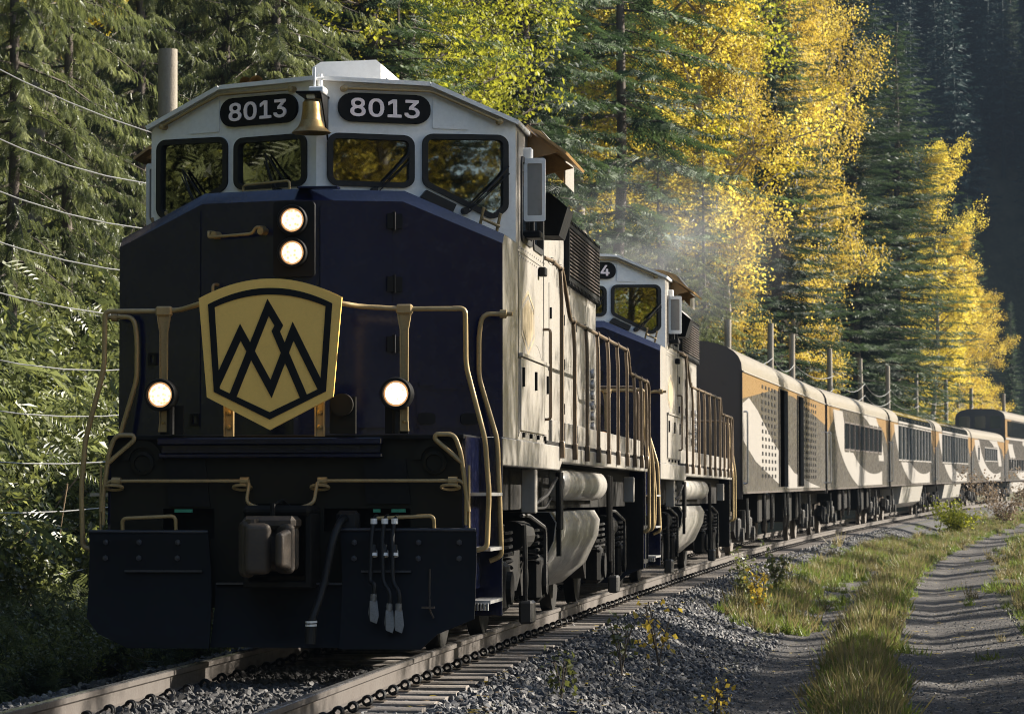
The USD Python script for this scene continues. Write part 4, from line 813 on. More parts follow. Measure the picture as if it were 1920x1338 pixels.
for k, zw in enumerate(ZW):
    m = MB()
    for a in range(len(POSTS) - 1):
        ya, yb = POSTS[a], POSTS[a + 1]; s_ = np.linspace(0, 1, 9)
        sag = (.22 + .05 * ((k * 7 + a * 3) % 4)) * (1 if a < 6 else 1.8)
        pts = []
        for q in s_:
            y = ya + (yb - ya) * q; c = at(-5.84, y, zw + (0 if a < 6 else .5)); c[2] -= sag * 4 * q * (1 - q); pts.append(c)
        m.tube(pts, .008 if a < 6 else .016, 4, False)
    solo('fence_wire', m, 'wire', f'thin pale wire of the fence, {nth[k]} of the ten between the posts', 'wire', 'wires of the trackside fence')
# ------------------------------------------------------------------ vegetation kinds
def frames(d, up=None):
    d = d / (np.linalg.norm(d, axis=1, keepdims=True) + 1e-9)
    up = np.broadcast_to([0, 0, 1.0], d.shape) if up is None else up
    s = np.cross(d, up); s /= np.linalg.norm(s, axis=1, keepdims=True) + 1e-9
    return np.stack([d, s, np.cross(s, d)], 1)               # rows: along, side, normal
def stamp(tv, tf, base, fr, size):
    """Copies of a small template (along, side, normal) at many bases."""
    v = np.einsum('kj,nji->nki', tv, fr) * np.reshape(size, (-1, 1, 1)) + base[:, None]
    n, k = len(base), len(tv)
    return v.reshape(-1, 3), (tf[None] + (np.arange(n) * k)[:, None, None]).reshape(-1, 3)
def twig(pairs, ang, w, ln, sag=0.):
    """A needle or scale-leaf spray of unit length: slim spine and paired side blades."""
    v = [(0, -w * .5, 0), (0, w * .5, 0), (1, 0, -sag)]; f = [(0, 1, 2)]
    for k in range(pairs):
        t = .08 + .8 * k / pairs; l = ln * (1 - .75 * t); z = -sag * t * t
        for s in (-1, 1):
            c, q = math.cos(ang), math.sin(ang) * s; i = len(v)
            v += [(t, 0, z), (t + c * l * .5 + w * q * -.5, q * l * .5 + w * c * .5, z + .02), (t + c * l, q * l, z - sag * .35 - .02 * s), (t + c * l * .5 + w * q * .5, q * l * .5 - w * c * .5, z - .02)]
            f += [(i, i + 1, i + 2), (i, i + 2, i + 3)]
    return np.array(v, float), np.array(f)
TW_FIR, TW_CEDAR, TW_FAR = twig(4, .85, .085, .48, .06), twig(6, .75, .07, .42, .22), twig(0, .8, .4, .6)

def conifer(rng, H, R, base, rad, droop, tpl, whorl=.5, per=6, step=.15, tw=.45, hang=.15, gap=.12, shape=.85, branches=True, face=.5):
    bv = MB(); nt = 14; zz = np.linspace(0, H, nt); wob = np.cumsum(rng.normal(0, .03, (nt, 2)), 0)
    tp = np.c_[wob, zz]; bv.tube(tp, rad * (1 - zz / H * .96) + .012 + .35 * rad * np.exp(-zz / .5), 9)
    B, D, S = [], [], []
    z = H * base
    while z < H * .985:
        t = (z / H - base) / (1 - base); L0 = R * min(1.0, .55 + t * 3) * (1 - t) ** shape + .18
        for a in rng.uniform(0, 2 * np.pi) + np.arange(per) * 2 * np.pi / per + rng.normal(0, .25, per):
            if rng.random() < gap: continue
            L = L0 * rng.uniform(.55, 1.15); n = max(4, int(L / step)); s = np.linspace(0, 1, n)
            c = np.array([np.interp(z, zz, tp[:, 0]), np.interp(z, zz, tp[:, 1]), z + rng.uniform(-.2, .2)])
            el = .25 * (1 - t) * 0 + rng.normal(.10 + .45 * t, .08)
            rr = L * s; h = rr * math.tan(el) - droop * L * (s ** 1.6) + .35 * droop * L * s ** 4
            a2 = a + rng.normal(0, .1) * s
            P = c + np.stack([np.cos(a2) * rr, np.sin(a2) * rr, h], 1)
            if branches and L > .5: bv.tube(P[[0, n // 3, (2 * n) // 3]], [.008 + .009 * L, .006 + .005 * L, .004], 3, False)
            d = np.gradient(P, axis=0); d /= np.linalg.norm(d, axis=1, keepdims=True) + 1e-9
            side = np.cross(d, [0, 0, 1.0]); k0 = max(1, int(n * .12))
            for sg in (-1, 1):
                dd = d[k0:] * rng.uniform(.45, .9, (n - k0, 1)) + sg * side[k0:] * rng.uniform(.6, 1.0, (n - k0, 1)) + [0, 0, -1] * (hang * rng.uniform(.3, 1.6, (n - k0, 1)))
                B.append(P[k0:] + rng.normal(0, .02, (n - k0, 3))); D.append(dd); S.append(tw * (1 - .55 * s[k0:]) * (.35 + .65 * min(1, L / 2)) * rng.uniform(.6, 1.25, n - k0))
            B.append(P[-1:]); D.append(d[-1:] + [0, 0, -hang]); S.append(np.array([tw * .6]))
        z += whorl * rng.uniform(.7, 1.3) * (1 - .45 * t)
    B, D, S = np.vstack(B), np.vstack(D), np.concatenate(S)
    rad_ = B * [1, 1, 0]; rad_ = rad_ / (np.linalg.norm(rad_, axis=1, keepdims=True) + .1)
    up = np.array([0, 0, 1.0 - face * .6]) + rad_ * face + rng.normal(0, .45, B.shape)
    v, f = stamp(*tpl, B, frames(D, up), S)
    return bv.mesh(), trimesh.Trimesh(v, f, process=False)

def leaves(rng, C, n, spread, size, flat=.5):
    """n leaves round each centre: bent four-cornered blades."""
    P = np.repeat(C, n, 0) + rng.normal(0, 1, (len(C) * n, 3)) * spread
    d = rng.normal(0, 1, P.shape) + [0, 0, -.35]; up = rng.normal(0, 1, P.shape) * flat + [0, 0, 1]
    tv = np.array([(0, 0, 0), (.45, .36, .07), (1, 0, -.05), (.45, -.36, .07)]); tf = np.array([(0, 1, 2), (0, 2, 3)])
    return stamp(tv, tf, P, frames(d, up), size * rng.uniform(.6, 1.3, len(P)))
def broadleaf(rng, H, R, base, rad, n_limb, n_leaf, size, spread, column=1.0, levels=2):
    bv = MB(); nt = 10; zz = np.linspace(0, H * .93, nt); wob = np.cumsum(rng.normal(0, H * .008, (nt, 2)), 0)
    tp = np.c_[wob, zz]; bv.tube(tp, rad * (1 - zz / H * .95) + .01 + .4 * rad * np.exp(-zz / .5), 9)
    ends = []
    def grow(p, d, L, r, lv):
        n = 5; s = np.linspace(0, 1, n); bend = rng.normal(0, .16, 3) + [0, 0, .14]
        P = p + np.outer(s * L, d) + np.outer(s ** 2 * L, bend)
        bv.tube(P, r * (1 - .75 * s), 4, False)
        dd = P[-1] - P[-2]; dd /= np.linalg.norm(dd)
        if lv == 0:
            ends.extend(P[2:]); return
        for q in np.linspace(.35, 1, 4):
            k = min(n - 1, int(q * (n - 1))); e = dd + rng.normal(0, .6, 3); e /= np.linalg.norm(e)
            grow(P[k], e, L * rng.uniform(.38, .6), r * .5, lv - 1)
    for k in range(n_limb):
        t = (k + rng.uniform(0, 1)) / n_limb; z = H * (base + (1 - base) * .93 * t)
        a = rng.uniform(0, 2 * np.pi); prof = math.sin(math.pi * min(1, .14 + .80 * t)) ** .7
        L = R * prof * rng.uniform(.6, 1.1); el = rng.uniform(.25, .75) + .5 * t * column
        c = np.array([np.interp(z, zz, tp[:, 0]), np.interp(z, zz, tp[:, 1]), min(z, H * .92)])
        grow(c, np.array([math.cos(a) * math.cos(el), math.sin(a) * math.cos(el), math.sin(el)]), L * .75, rad * (.36 - .22 * t), levels)
    C = np.array(ends); per = max(1, int(n_leaf / len(C)))
    keep = rng.random(len(C)) < .86
    v, f = leaves(rng, C[keep], per, spread, size)
    return bv.mesh(), trimesh.Trimesh(v, f, process=False)

KINDS = {}
def tree_kind(name, meshes, leaf_mat, bark='bark', wood='trunk', crown='crown'):
    k = klass(name); p = '/World/' + name
    usdkit.mesh(stage, p + '/' + wood, meshes[0], M[bark], 60)
    usdkit.mesh(stage, p + '/' + crown, meshes[1], M[leaf_mat], False)
    KINDS[name] = k
R_ = np.random.default_rng
tree_kind('FirA', conifer(R_(1), 26, 4.0, .12, .24, .42, TW_FIR, .40, 7, .15, .66, .34), 'needles_fir')
tree_kind('FirB', conifer(R_(2), 26, 3.4, .08, .22, .34, TW_FIR, .38, 7, .15, .62, .36), 'needles_blue')
tree_kind('FirC', conifer(R_(3), 30, 6.0, .25, .17, .52, TW_FIR, .66, 5, .15, .74, .40, .22), 'needles_fir')
tree_kind('CedarA', conifer(R_(4), 19, 3.2, .19, .15, .75, TW_CEDAR, .42, 6, .085, .38, .85, .2, .6, True, .7), 'needles_cedar')
tree_kind('CedarB', conifer(R_(5), 16, 2.8, .16, .13, .80, TW_CEDAR, .42, 6, .085, .36, .9, .2, .6, True, .7), 'needles_cedar')
tree_kind('YellowA', broadleaf(R_(6), 25, 4.2, .22, .22, 38, 42000, .135, .24), 'leaf_yellow', 'bark_pale')
tree_kind('GoldA', broadleaf(R_(7), 27, 4.4, .16, .24, 40, 44000, .135, .26), 'leaf_gold', 'bark_pale')
tree_kind('LimeA', broadleaf(R_(8), 17, 5.2, .40, .20, 22, 26000, .125, .22, .6), 'leaf_lime', 'bark')
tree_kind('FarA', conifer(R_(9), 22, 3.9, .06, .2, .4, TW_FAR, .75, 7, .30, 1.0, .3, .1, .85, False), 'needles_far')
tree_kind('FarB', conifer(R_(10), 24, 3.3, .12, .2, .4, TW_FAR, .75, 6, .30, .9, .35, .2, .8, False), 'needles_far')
# undergrowth kinds
def shrub(rng, h, n_stem, per, size, spread):
    bv = MB(); C = []
    for _ in range(n_stem):
        a, l = rng.uniform(0, 6.28), h * rng.uniform(.6, 1.1); d = np.array([math.cos(a) * .5, math.sin(a) * .5, 1.0]); s = np.linspace(0, 1, 5)
        P = np.outer(s * l, d) + np.outer(s ** 2 * l * .35, [math.cos(a), math.sin(a), -.4]); bv.tube(P, .010 * (1.2 - s), 3, False); C += list(P[1:])
    v, f = leaves(rng, np.array(C), per, spread, size, .7); return bv.mesh(), trimesh.Trimesh(v, f, process=False)
def fern(rng, n=9, L=.8):
    B, D, S = [], [], []
    for k in range(n):
        a = k * 2 * np.pi / n + rng.normal(0, .2); l = L * rng.uniform(.7, 1.15); s = np.linspace(.08, 1, 15)
        P = np.stack([np.cos(a) * l * s * .8, np.sin(a) * l * s * .8, l * (.85 * s - .75 * s ** 2.2)], 1); d = np.gradient(P, axis=0); d /= np.linalg.norm(d, axis=1, keepdims=True)
        side = np.cross(d, [0, 0, 1.0])
        for sg in (-1, 1): B.append(P); D.append(d * .45 + side * sg); S.append(l * .27 * np.sin(np.pi * (.12 + .86 * s)) ** .8)
    B, D, S = np.vstack(B), np.vstack(D), np.concatenate(S)
    tv = np.array([(0, -.10, 0), (0, .10, 0), (.55, .10, .02), (1, 0, -.10), (.55, -.10, .02)]); tf = np.array([(0, 2, 1), (0, 3, 2), (0, 4, 3)])
    return trimesh.Trimesh(*stamp(tv, tf, B, frames(D), S), process=False)
def spray_bush(rng, h=1.2, n=26):
    """Low cedar-like growth: drooping flat sprays."""
    B = rng.normal(0, 1, (n * 9, 3)) * [h * .35, h * .35, h * .28] + [0, 0, h * .5]
    D = B * [1, 1, .1] + rng.normal(0, .35, B.shape) + [0, 0, -.55]
    return trimesh.Trimesh(*stamp(*TW_CEDAR, B, frames(D, np.array([0, 0, .5]) + B * [.9, .9, 0] / h + rng.normal(0, .5, B.shape)), rng.uniform(.28, .6, len(B))), process=False)
def tuft(rng, n, h, spread, lean=.55):
    base = np.c_[rng.normal(0, spread, (n, 2)), np.zeros(n)]; d = np.c_[rng.normal(0, lean, (n, 2)), np.ones(n)]
    tv = np.array([(0, -.007, 0), (0, .007, 0), (.55, .006, .06), (.55, -.006, .06), (1, 0, .22)]); tf = np.array([(0, 1, 2), (0, 2, 3), (3, 2, 4)])
    fr = frames(d, np.c_[rng.normal(0, 1, (n, 2)), np.zeros(n) + .05]); s = h * rng.uniform(.5, 1.2, n)
    v = np.einsum('kj,nji->nki', tv, fr); tv2 = tv.copy()
    out = []
    for k in range(n):
        q = tv * [s[k], 1, s[k]]; out.append(q @ fr[k] + base[k])
    return trimesh.Trimesh(np.vstack(out), (tf[None] + (np.arange(n) * 5)[:, None, None]).reshape(-1, 3), process=False)
def twigs(rng, n=22, L=1.1):
    m = MB()
    for _ in range(n):
        p = rng.normal(0, .5, 3) * [1, 1, .35] + [0, 0, .25]; d = rng.normal(0, 1, 3) * [1, 1, .5]; d /= np.linalg.norm(d); l = L * rng.uniform(.3, 1)
        m.tube([p, p + d * l * .5 + [0, 0, -.05 * l], p + d * l + [0, 0, -.2 * l]], [.008, .006, .002], 3, False)
    return m.mesh()
def scatter(name, protos, pts, rots, scales, ids, label, cat, kind='stuff'):
    """Uncountable growth or stones: one PointInstancer. protos: (mesh, material) pairs."""
    pi = UsdGeom.PointInstancer.Define(stage, numbered('/World', name)); base = str(pi.GetPath()); rel = pi.CreatePrototypesRel()
    for k, (me, mt) in enumerate(protos):
        m = usdkit.mesh(stage, f'{base}/Kinds/kind_{k}', me, M[mt], False); rel.AddTarget(m.GetPath())
    pts, rots, scales = np.asarray(pts, np.float32), np.asarray(rots, float), np.asarray(scales, np.float32)
    pi.CreateProtoIndicesAttr(Vt.IntArray.FromNumpy(np.asarray(ids, np.int32))); pi.CreatePositionsAttr(Vt.Vec3fArray.FromNumpy(pts))
    if scales.ndim == 1: scales = np.repeat(scales[:, None], 3, 1)
    pi.CreateScalesAttr(Vt.Vec3fArray.FromNumpy(scales))
    if rots.ndim == 1: q = np.stack([np.cos(rots / 2), 0 * rots, 0 * rots, np.sin(rots / 2)], 1)
    else: q = rots / np.linalg.norm(rots, axis=1, keepdims=True)
    pi.CreateOrientationsAttr(Vt.QuathArray([Gf.Quath(float(a), float(b), float(c), float(d)) for a, b, c, d in q]))
    prim_tag(pi.GetPrim(), label, cat, kind=kind); return pi
def gpts(u, y, dz=0.0):
    k = _T(y, 1); return np.stack([T(y) + u, y - u * k, ground(u, y) + G(y) + dz], 1)

# ------------------------------------------------------------------ trees one can tell apart
def plant(kind, x, y, h, name, label, group=None, rot=None, wide=1.0):
    H0 = {'FirA': 26, 'FirB': 26, 'FirC': 30, 'CedarA': 19, 'CedarB': 16, 'YellowA': 25, 'GoldA': 27, 'LimeA': 17, 'FarA': 22, 'FarB': 24}[kind]
    s = h / H0; u = x - float(T(y)); z = float(G(y)) + float(ground(u, y)) - .15
    copy_of(KINDS[kind], name, label, 'tree', (x, y, z), RNG.uniform(0, 6.28) if rot is None else rot, group, None, (s * wide, s * wide, s))
CH, SH = math.cos(YAW), math.sin(YAW)
def spot(bearing, d):
    """World (x, y) at a bearing in degrees right of the viewing axis, d metres from the viewpoint."""
    a = YAW + math.radians(bearing); return EYE[0] + d * math.sin(a), EYE[1] + d * math.cos(a)
SPECIAL = [
 ('CedarA', -9.25, 50, 18, 'cedar_tree', 'cedar with drooping fronds and a dark trunk at the left edge', .8),
 ('CedarB', -8.2, 60, 18, 'cedar_tree', 'pale-fronded cedar behind the wires left of the timber post', .8),
 ('CedarA', -10.6, 52, 20, 'cedar_tree', 'cedar leaning into the top left corner', .9),
 ('CedarB', -6.9, 66, 20, 'cedar_tree', 'shaded cedar just behind the tall timber post', .8),
 ('CedarA', -5.4, 68, 21, 'cedar_tree', 'lit cedar rising behind the left half of the locomotive cab', .9),
 ('CedarB', -4.4, 68, 21, 'cedar_tree', 'dark cedar behind the roof of the leading locomotive', 1.0),
 ('LimeA', -1.5, 66, 16.5, 'maple_tree', 'yellow-green maple hanging over the roof air conditioner', 1.0),
 ('LimeA', -.6, 74, 17, 'maple_tree', 'second yellow-green maple, right of the roof air conditioner', .9),
 ('FirA', -2.6, 84, 28, 'fir_tree', 'dark fir behind the yellow-green maples', 1.0),
 ('FirB', .3, 92, 29, 'fir_tree', 'dark fir right of the yellow-green maples', 1.0),
 ('FirC', 2.05, 100, 33, 'fir_tree', 'tall fir with long sweeping branches and bare lower trunk above the second locomotive', 1.2),
 ('YellowA', 1.6, 150, 31, 'birch_tree', 'yellow birch glowing behind the long-branched fir', 1.3),
 ('YellowA', 3.25, 150, 33, 'birch_tree', 'bright yellow birch just right of the long-branched fir', 1.15),
 ('FirC', .6, 112, 35, 'fir_tree', 'dark long-branched fir left of the tall fir with the bare lower trunk', .8),
 ('LimeA', 2.55, 150, 29, 'maple_tree', 'yellow-green maple showing through the right side of the long-branched fir', 1.0),
 ('GoldA', 4.0, 132, 27, 'birch_tree', 'narrow yellow birch between the fir and the golden birch', .7),
 ('CedarB', 2.75, 104, 12, 'cedar_tree', 'low silvery cedar in the exhaust smoke above the second locomotive', 1.35),
 ('CedarB', 3.6, 112, 12, 'cedar_tree', 'low silvery cedar behind the front of the baggage car', 1.2),
 ('FirB', 4.95, 138, 28, 'fir_tree', 'grey-green fir between the yellow and the golden birch', 1.3),
 ('GoldA', 5.75, 162, 33, 'birch_tree', 'tall golden birch in the middle of the row', .8),
 ('GoldA', 5.2, 170, 30, 'birch_tree', 'golden birch behind the grey-green fir', .75),
 ('FirB', 6.35, 176, 33, 'fir_tree', 'dark fir right of the tall golden birch, tip near the top edge', 1.5),
 ('FirB', 7.05, 196, 29, 'fir_tree', 'broad dark fir with upswept branches left of the last yellow trees', 1.8),
 ('FirA', 5.6, 132, 15, 'fir_tree', 'half-grown dark fir above the baggage car roof', 1.2),
 ('FirA', 6.4, 150, 14, 'fir_tree', 'half-grown dark fir above the coach roof', 1.2),
 ('FirB', 4.3, 118, 14, 'fir_tree', 'half-grown dark fir behind the radiator of the second locomotive', 1.2),
 ('YellowA', 7.75, 236, 26, 'poplar_tree', 'yellow poplar, tallest of the last yellow group', .95),
 ('GoldA', 8.2, 252, 20, 'poplar_tree', 'yellow poplar in the middle of the last yellow group', 1.1),
 ('GoldA', 8.65, 268, 17, 'poplar_tree', 'orange-tipped poplar, rightmost of the last yellow group', 1.15),
 ('YellowA', 7.35, 232, 19, 'poplar_tree', 'yellow poplar at the foot of the broad dark fir', 1.1),
 ('YellowA', 8.0, 226, 14, 'poplar_tree', 'small yellow poplar above the panoramic cars', 1.2),
]
for kd, b, d, h, nm, lb, wd in SPECIAL:
    x, y = spot(b, d); q = 1.0
    while x - float(T(y)) > -9.2: q *= 1.01; x, y = spot(b, d * q)          # clear of the fence
    h = min(h * q, 39); plant(kd, x, y, h, nm, lb, None, None, wd)
# the crowded forest behind them
rf = R_(21); grid = []
for _ in range(4000):
    y = rf.uniform(-26, 330); u = -rf.uniform(11, 75) if y > 20 else -rf.uniform(12, 60)
    if y > 60 and u > -15 - .02 * y: continue
    x = float(T(y)) + u
    if any((x - a) ** 2 + (y - b_) ** 2 < (5.2 if u > -40 else 7) ** 2 for a, b_ in grid): continue
    grid.append((x, y))
    if len(grid) >= 170: break
for x, y in grid:
    dark = rf.random(); kd = 'FirA' if dark < .36 else 'FirB' if dark < .66 else 'CedarA' if dark < .84 else 'YellowA'
    reg = 'on the slope left of the leading locomotive' if y < 40 else 'in the crowd behind the two locomotives' if y < 130 else 'in the crowd behind the coaches'
    nm = {'F': 'fir_tree', 'C': 'cedar_tree', 'Y': 'birch_tree'}[kd[0]]; wd = {'F': 'dark conifer', 'C': 'feathery cedar', 'Y': 'yellow birch'}[kd[0]]
    be = math.degrees(math.atan2(x - EYE[0], y - EYE[1]) - YAW); ds = math.hypot(x - EYE[0], y - EYE[1])
    fr_ = [q for q in SPECIAL if q[2] < ds and abs(q[1] - be) < 1.0]
    if fr_:
        q = min(fr_, key=lambda q: abs(q[1] - be)); reg = 'in the wood behind the ' + ' '.join(q[5].split()[:7])
    plant(kd, x, y, rf.uniform(20, 30), nm, f'{wd} {reg}', (wd + 's ' + reg).replace('birchs', 'birches'), rf.uniform(0, 6.28), rf.uniform(.9, 1.2))
# trees along the right-hand side of the line, beyond the picture, that break up the low sun
rr2 = R_(33)
for u, y, h, kd in [(10.5, -9, 11, 'LimeA'), (9.5, 2.5, 10.5, 'YellowA'), (11.5, 9, 12, 'LimeA'), (10, 17, 11, 'YellowA'), (12, 26, 12, 'LimeA'), (12.5, -2, 12, 'GoldA'), (14, 33, 11, 'YellowA'), (15, -13, 9.5, 'FirA'), (19, -6, 12, 'YellowA'), (17.5, 2, 10, 'FirB'), (20, 9, 13, 'GoldA'), (18, 16, 11, 'FirA'), (21, 23, 14, 'FirB'), (18.5, 30, 11, 'YellowA'), (22, 38, 13, 'FirA'), (18, 46, 11, 'FirB'),
                    (17, -22, 9, 'GoldA'), (25, -16, 13, 'FirB'), (27, -2, 15, 'FirA'), (28, 14, 16, 'FirA'), (27, 31, 15, 'GoldA'), (21, 58, 12, 'FirA'), (25, 70, 13, 'FirB'), (22, 84, 12, 'GoldA'), (27, 100, 14, 'FirA'), (24, 118, 12, 'FirB'), (30, 140, 14, 'FirA'), (33, 50, 17, 'FirB')]:
    plant(kd, float(T(y)) + u, y, h, 'fir_tree' if kd[0] == 'F' else 'birch_tree', f'{"dark conifer" if kd[0] == "F" else "yellow birch"} along the right side of the line, outside the picture', f'{"conifers" if kd[0] == "F" else "birches"} along the right side of the line', rr2.uniform(0, 6), 1.15)
for k in range(46):                                               # the wood closes in behind the viewpoint too
    a = -2.45 + 3.75 * k / 45 if k % 2 else -2.3 + 3.5 * k / 45
    d_ = rr2.uniform(44, 62); x, y = d_ * math.sin(a) + 2, -d_ * math.cos(a) * .9 - 8
    if abs(x) < 3.5: continue
    plant('FirA' if rr2.random() < .55 else 'FirB', x, y, rr2.uniform(20, 28), 'fir_tree', 'dark conifer of the wood behind the viewpoint', 'dark conifers of the wood behind the viewpoint', rr2.uniform(0, 6), 1.3)
for k in range(24):
    y = rr2.uniform(-13, 24); u = rr2.uniform(9.0, 13.5)
    kd = ('FirA', 'LimeA', 'FirB')[k % 3]
    plant(kd, float(T(y)) + u, y, rr2.uniform(3.0, 6.0), {'F': 'fir_tree', 'L': 'maple_tree'}[kd[0]], ('young maple' if kd[0] == 'L' else 'young fir' if kd == 'FirA' else 'young grey-green fir') + ' at the right edge of the clearing, outside the picture', ('young maples' if kd[0] == 'L' else 'young firs' if kd == 'FirA' else 'young grey-green firs') + ' at the right edge of the clearing', rr2.uniform(0, 6), rr2.uniform(1.3, 2.4))
for u, y, h in ((12, 44, 11), (13.5, 52, 12), (12, 62, 10.5), (13, 73, 12), (12.5, 86, 11), (13, 97, 12.5), (12, 110, 11), (13, 124, 12)):
    kd = 'YellowA' if int(y) % 3 else 'LimeA'
    plant(kd, float(T(y)) + u, y, h, 'birch_tree' if kd[0] == 'Y' else 'maple_tree', ('thin yellow birch' if kd[0] == 'Y' else 'thin yellow-green maple') + ' right of the coaches, outside the picture', ('thin yellow birches' if kd[0] == 'Y' else 'thin maples') + ' right of the coaches', rr2.uniform(0, 6), 1.2)
# trees behind the viewpoint, seen only in the windscreens
for x, y, h, kd in [(24, -46, 17, 'GoldA'), (30, -52, 20, 'YellowA'), (20, -56, 15, 'FirA'), (35, -44, 19, 'FirB'), (28, -64, 24, 'GoldA'), (40, -60, 26, 'FirA'), (14, -62, 18, 'YellowA'), (18, -38, 15, 'YellowA'), (22, -34, 16, 'GoldA'), (27, -36, 20, 'YellowA'), (31, -42, 20, 'GoldA'), (32, -38, 19, 'LimeA'), (38, -50, 24, 'YellowA'), (26, -57, 21, 'YellowA'), (33, -60, 24, 'FirA'), (17, -48, 15, 'GoldA'), (-14, -34, 18, 'CedarA'), (-20, -44, 22, 'FirA'), (-11, -46, 16, 'LimeA'), (46, -50, 26, 'GoldA'), (36, -74, 28, 'FirB'), (22, -76, 26, 'FirA')]:
    plant(kd, x, y, h, {'F': 'fir_tree', 'C': 'cedar_tree', 'L': 'maple_tree'}.get(kd[0], 'birch_tree'), {'F': 'conifer', 'C': 'cedar', 'L': 'yellow-green maple', 'Y': 'yellow birch', 'G': 'golden birch'}[kd[0]] + ' behind the viewpoint, mirrored in the cab windows', {'F': 'conifers', 'C': 'cedars', 'L': 'maples', 'Y': 'yellow birches', 'G': 'golden birches'}[kd[0]] + ' mirrored in the cab windows', rr2.uniform(0, 6), 1.1)
# single conifers standing out on the far shaded hillside
for k, (b, d, h, lb) in enumerate([(9.18, 335, 15, 'pale young conifer standing alone at the foot of the dark hill'), (9.25, 430, 24, 'ragged conifer high on the dark hill at the right edge'), (6.6, 440, 30, 'slim conifer at the upper left of the dark hillside'),
                                   (7.6, 470, 32, 'tall conifer in the middle of the dark hillside'), (8.3, 455, 27, 'narrow conifer right of the middle of the dark hillside'), (8.8, 480, 33, 'tall conifer near the top right corner')]):
    x, y = spot(b, d); plant('FirB', x, y, h, 'fir_tree', lb, None, None, .9)

# the far hillside wood
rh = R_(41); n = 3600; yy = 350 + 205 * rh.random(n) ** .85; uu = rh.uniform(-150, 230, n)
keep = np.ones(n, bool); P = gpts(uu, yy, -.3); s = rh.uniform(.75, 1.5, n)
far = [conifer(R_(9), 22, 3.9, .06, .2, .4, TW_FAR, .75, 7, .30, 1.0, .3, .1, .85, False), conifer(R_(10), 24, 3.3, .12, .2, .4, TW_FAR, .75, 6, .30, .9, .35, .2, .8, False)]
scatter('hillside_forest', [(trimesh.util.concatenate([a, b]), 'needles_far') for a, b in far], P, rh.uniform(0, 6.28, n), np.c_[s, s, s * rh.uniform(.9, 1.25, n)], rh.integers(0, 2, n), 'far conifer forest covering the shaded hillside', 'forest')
for k in ('FarA', 'FarB'): stage.RemovePrim('/World/' + k)

# ------------------------------------------------------------------ ground cover
rg = R_(51)
def bank_points(n, u0, u1, y0, y1, pw=1.0):
    return u0 + (u1 - u0) * rg.random(n) ** pw, rg.uniform(y0, y1, n)
u1_, y1_ = bank_points(11500, -3.9, -24, -16, 48, 1.3); u2_, y2_ = bank_points(2600, -7.5, -45, 48, 300, 1.4)
uu, yy = np.concatenate([u1_, u2_]), np.concatenate([y1_, y2_]); n = len(uu)
prot = [(shrub(R_(61), 1.1, 9, 24, .075, .13)[1], 'leaf_shrub'), (shrub(R_(62), .8, 9, 22, .065, .12)[1], 'leaf_shrub'), (fern(R_(63)), 'needles_cedar'), (spray_bush(R_(64)), 'needles_cedar'), (twigs(R_(65)), 'leaf_dry'), (shrub(R_(66), .7, 7, 14, .075, .13)[1], 'leaf_lime'), (shrub(R_(67), .5, 7, 18, .07, .16)[1], 'leaf_dry')]
sc_ = rg.uniform(.6, 1.35, n) * np.where(uu > -6.3, .5, np.where(uu > -7.5, 1.0, rg.uniform(.9, 1.6, n)))
scatter('bank_undergrowth', prot, gpts(uu, yy, -.05), rg.uniform(0, 6.28, n), sc_, rg.choice(7, n, p=[.30, .27, .035, .10, .06, .095, .14]), 'tangled ferns, leafy shrubs and dead twigs covering the sunlit bank', 'undergrowth')
# grass along the path
gu, gy = [], []
for (u0, sd, n_, y0, y1) in ((4.30, .15, 5200, -16, 60), (4.3, .25, 1600, 60, 170), (7.3, .45, 3000, -12, 110), (2.85, .30, 2400, 10, 70), (3.1, .45, 1200, 60, 170), (8.5, 1.0, 1500, 20, 170)):
    y = y0 + (y1 - y0) * rg.random(n_); gu.append(rg.normal(u0, sd, n_)); gy.append(y)
gu, gy = np.concatenate(gu), np.concatenate(gy); clump = meshkit.fbm(np.stack([gu * 1.2, gy * .5, 0 * gu], -1), 3, 5); k = clump > .38; gu, gy, clump = gu[k], gy[k], clump[k]; n = len(gu)
scatter('grass', [(tuft(R_(71), 40, .22, .07), 'grass_green'), (tuft(R_(72), 32, .30, .06), 'grass_dry'), (tuft(R_(73), 44, .13, .09), 'grass_green')], gpts(gu, gy, -.01), rg.uniform(0, 6.28, n), rg.uniform(.5, 1.2, n) * (.45 + clump * 1.0), rg.choice(3, n, p=[.42, .26, .32]), 'green and straw-coloured grass between and beside the path ruts', 'grass')
# crushed stone
def stone(rng):
    p = rng.normal(0, 1, (11, 3)); p /= np.linalg.norm(p, axis=1, keepdims=True); return trimesh.convex.convex_hull(p * [.037, .029, .022] * rng.uniform(.85, 1.1, (11, 1)))
st = [(stone(R_(80 + k)), 'stone') for k in range(8)]
su, sy = [], []
for (u0, u1, y0, y1, dens) in ((.95, 3.3, -13, 8, 330), (.95, 3.2, 8, 34, 140), (.95, 3.1, 34, 80, 45), (-3.2, -.95, -20, -6, 190), (-3.2, -.9, -6, 20, 30), (3.1, 6.4, -13, 4, 420), (3.1, 6.4, 4, 20, 150), (3.1, 6.4, 20, 60, 16)):
    n_ = int((u1 - u0) * (y1 - y0) * dens); su.append(rg.uniform(u0, u1, n_)); sy.append(rg.uniform(y0, y1, n_))
su, sy = np.concatenate(su), np.concatenate(sy); n = len(su)
path = su > 3.15; sc = rg.uniform(.55, 1.35, n) * np.where(path, .5, 1.0)
dz = rg.uniform(-.012, .018, n) * np.where(path, .5, 1)
in_tie = (np.abs(su) < 1.36); pz = gpts(su, sy, dz); pz[:, 2] -= np.where(in_tie, .03, 0)
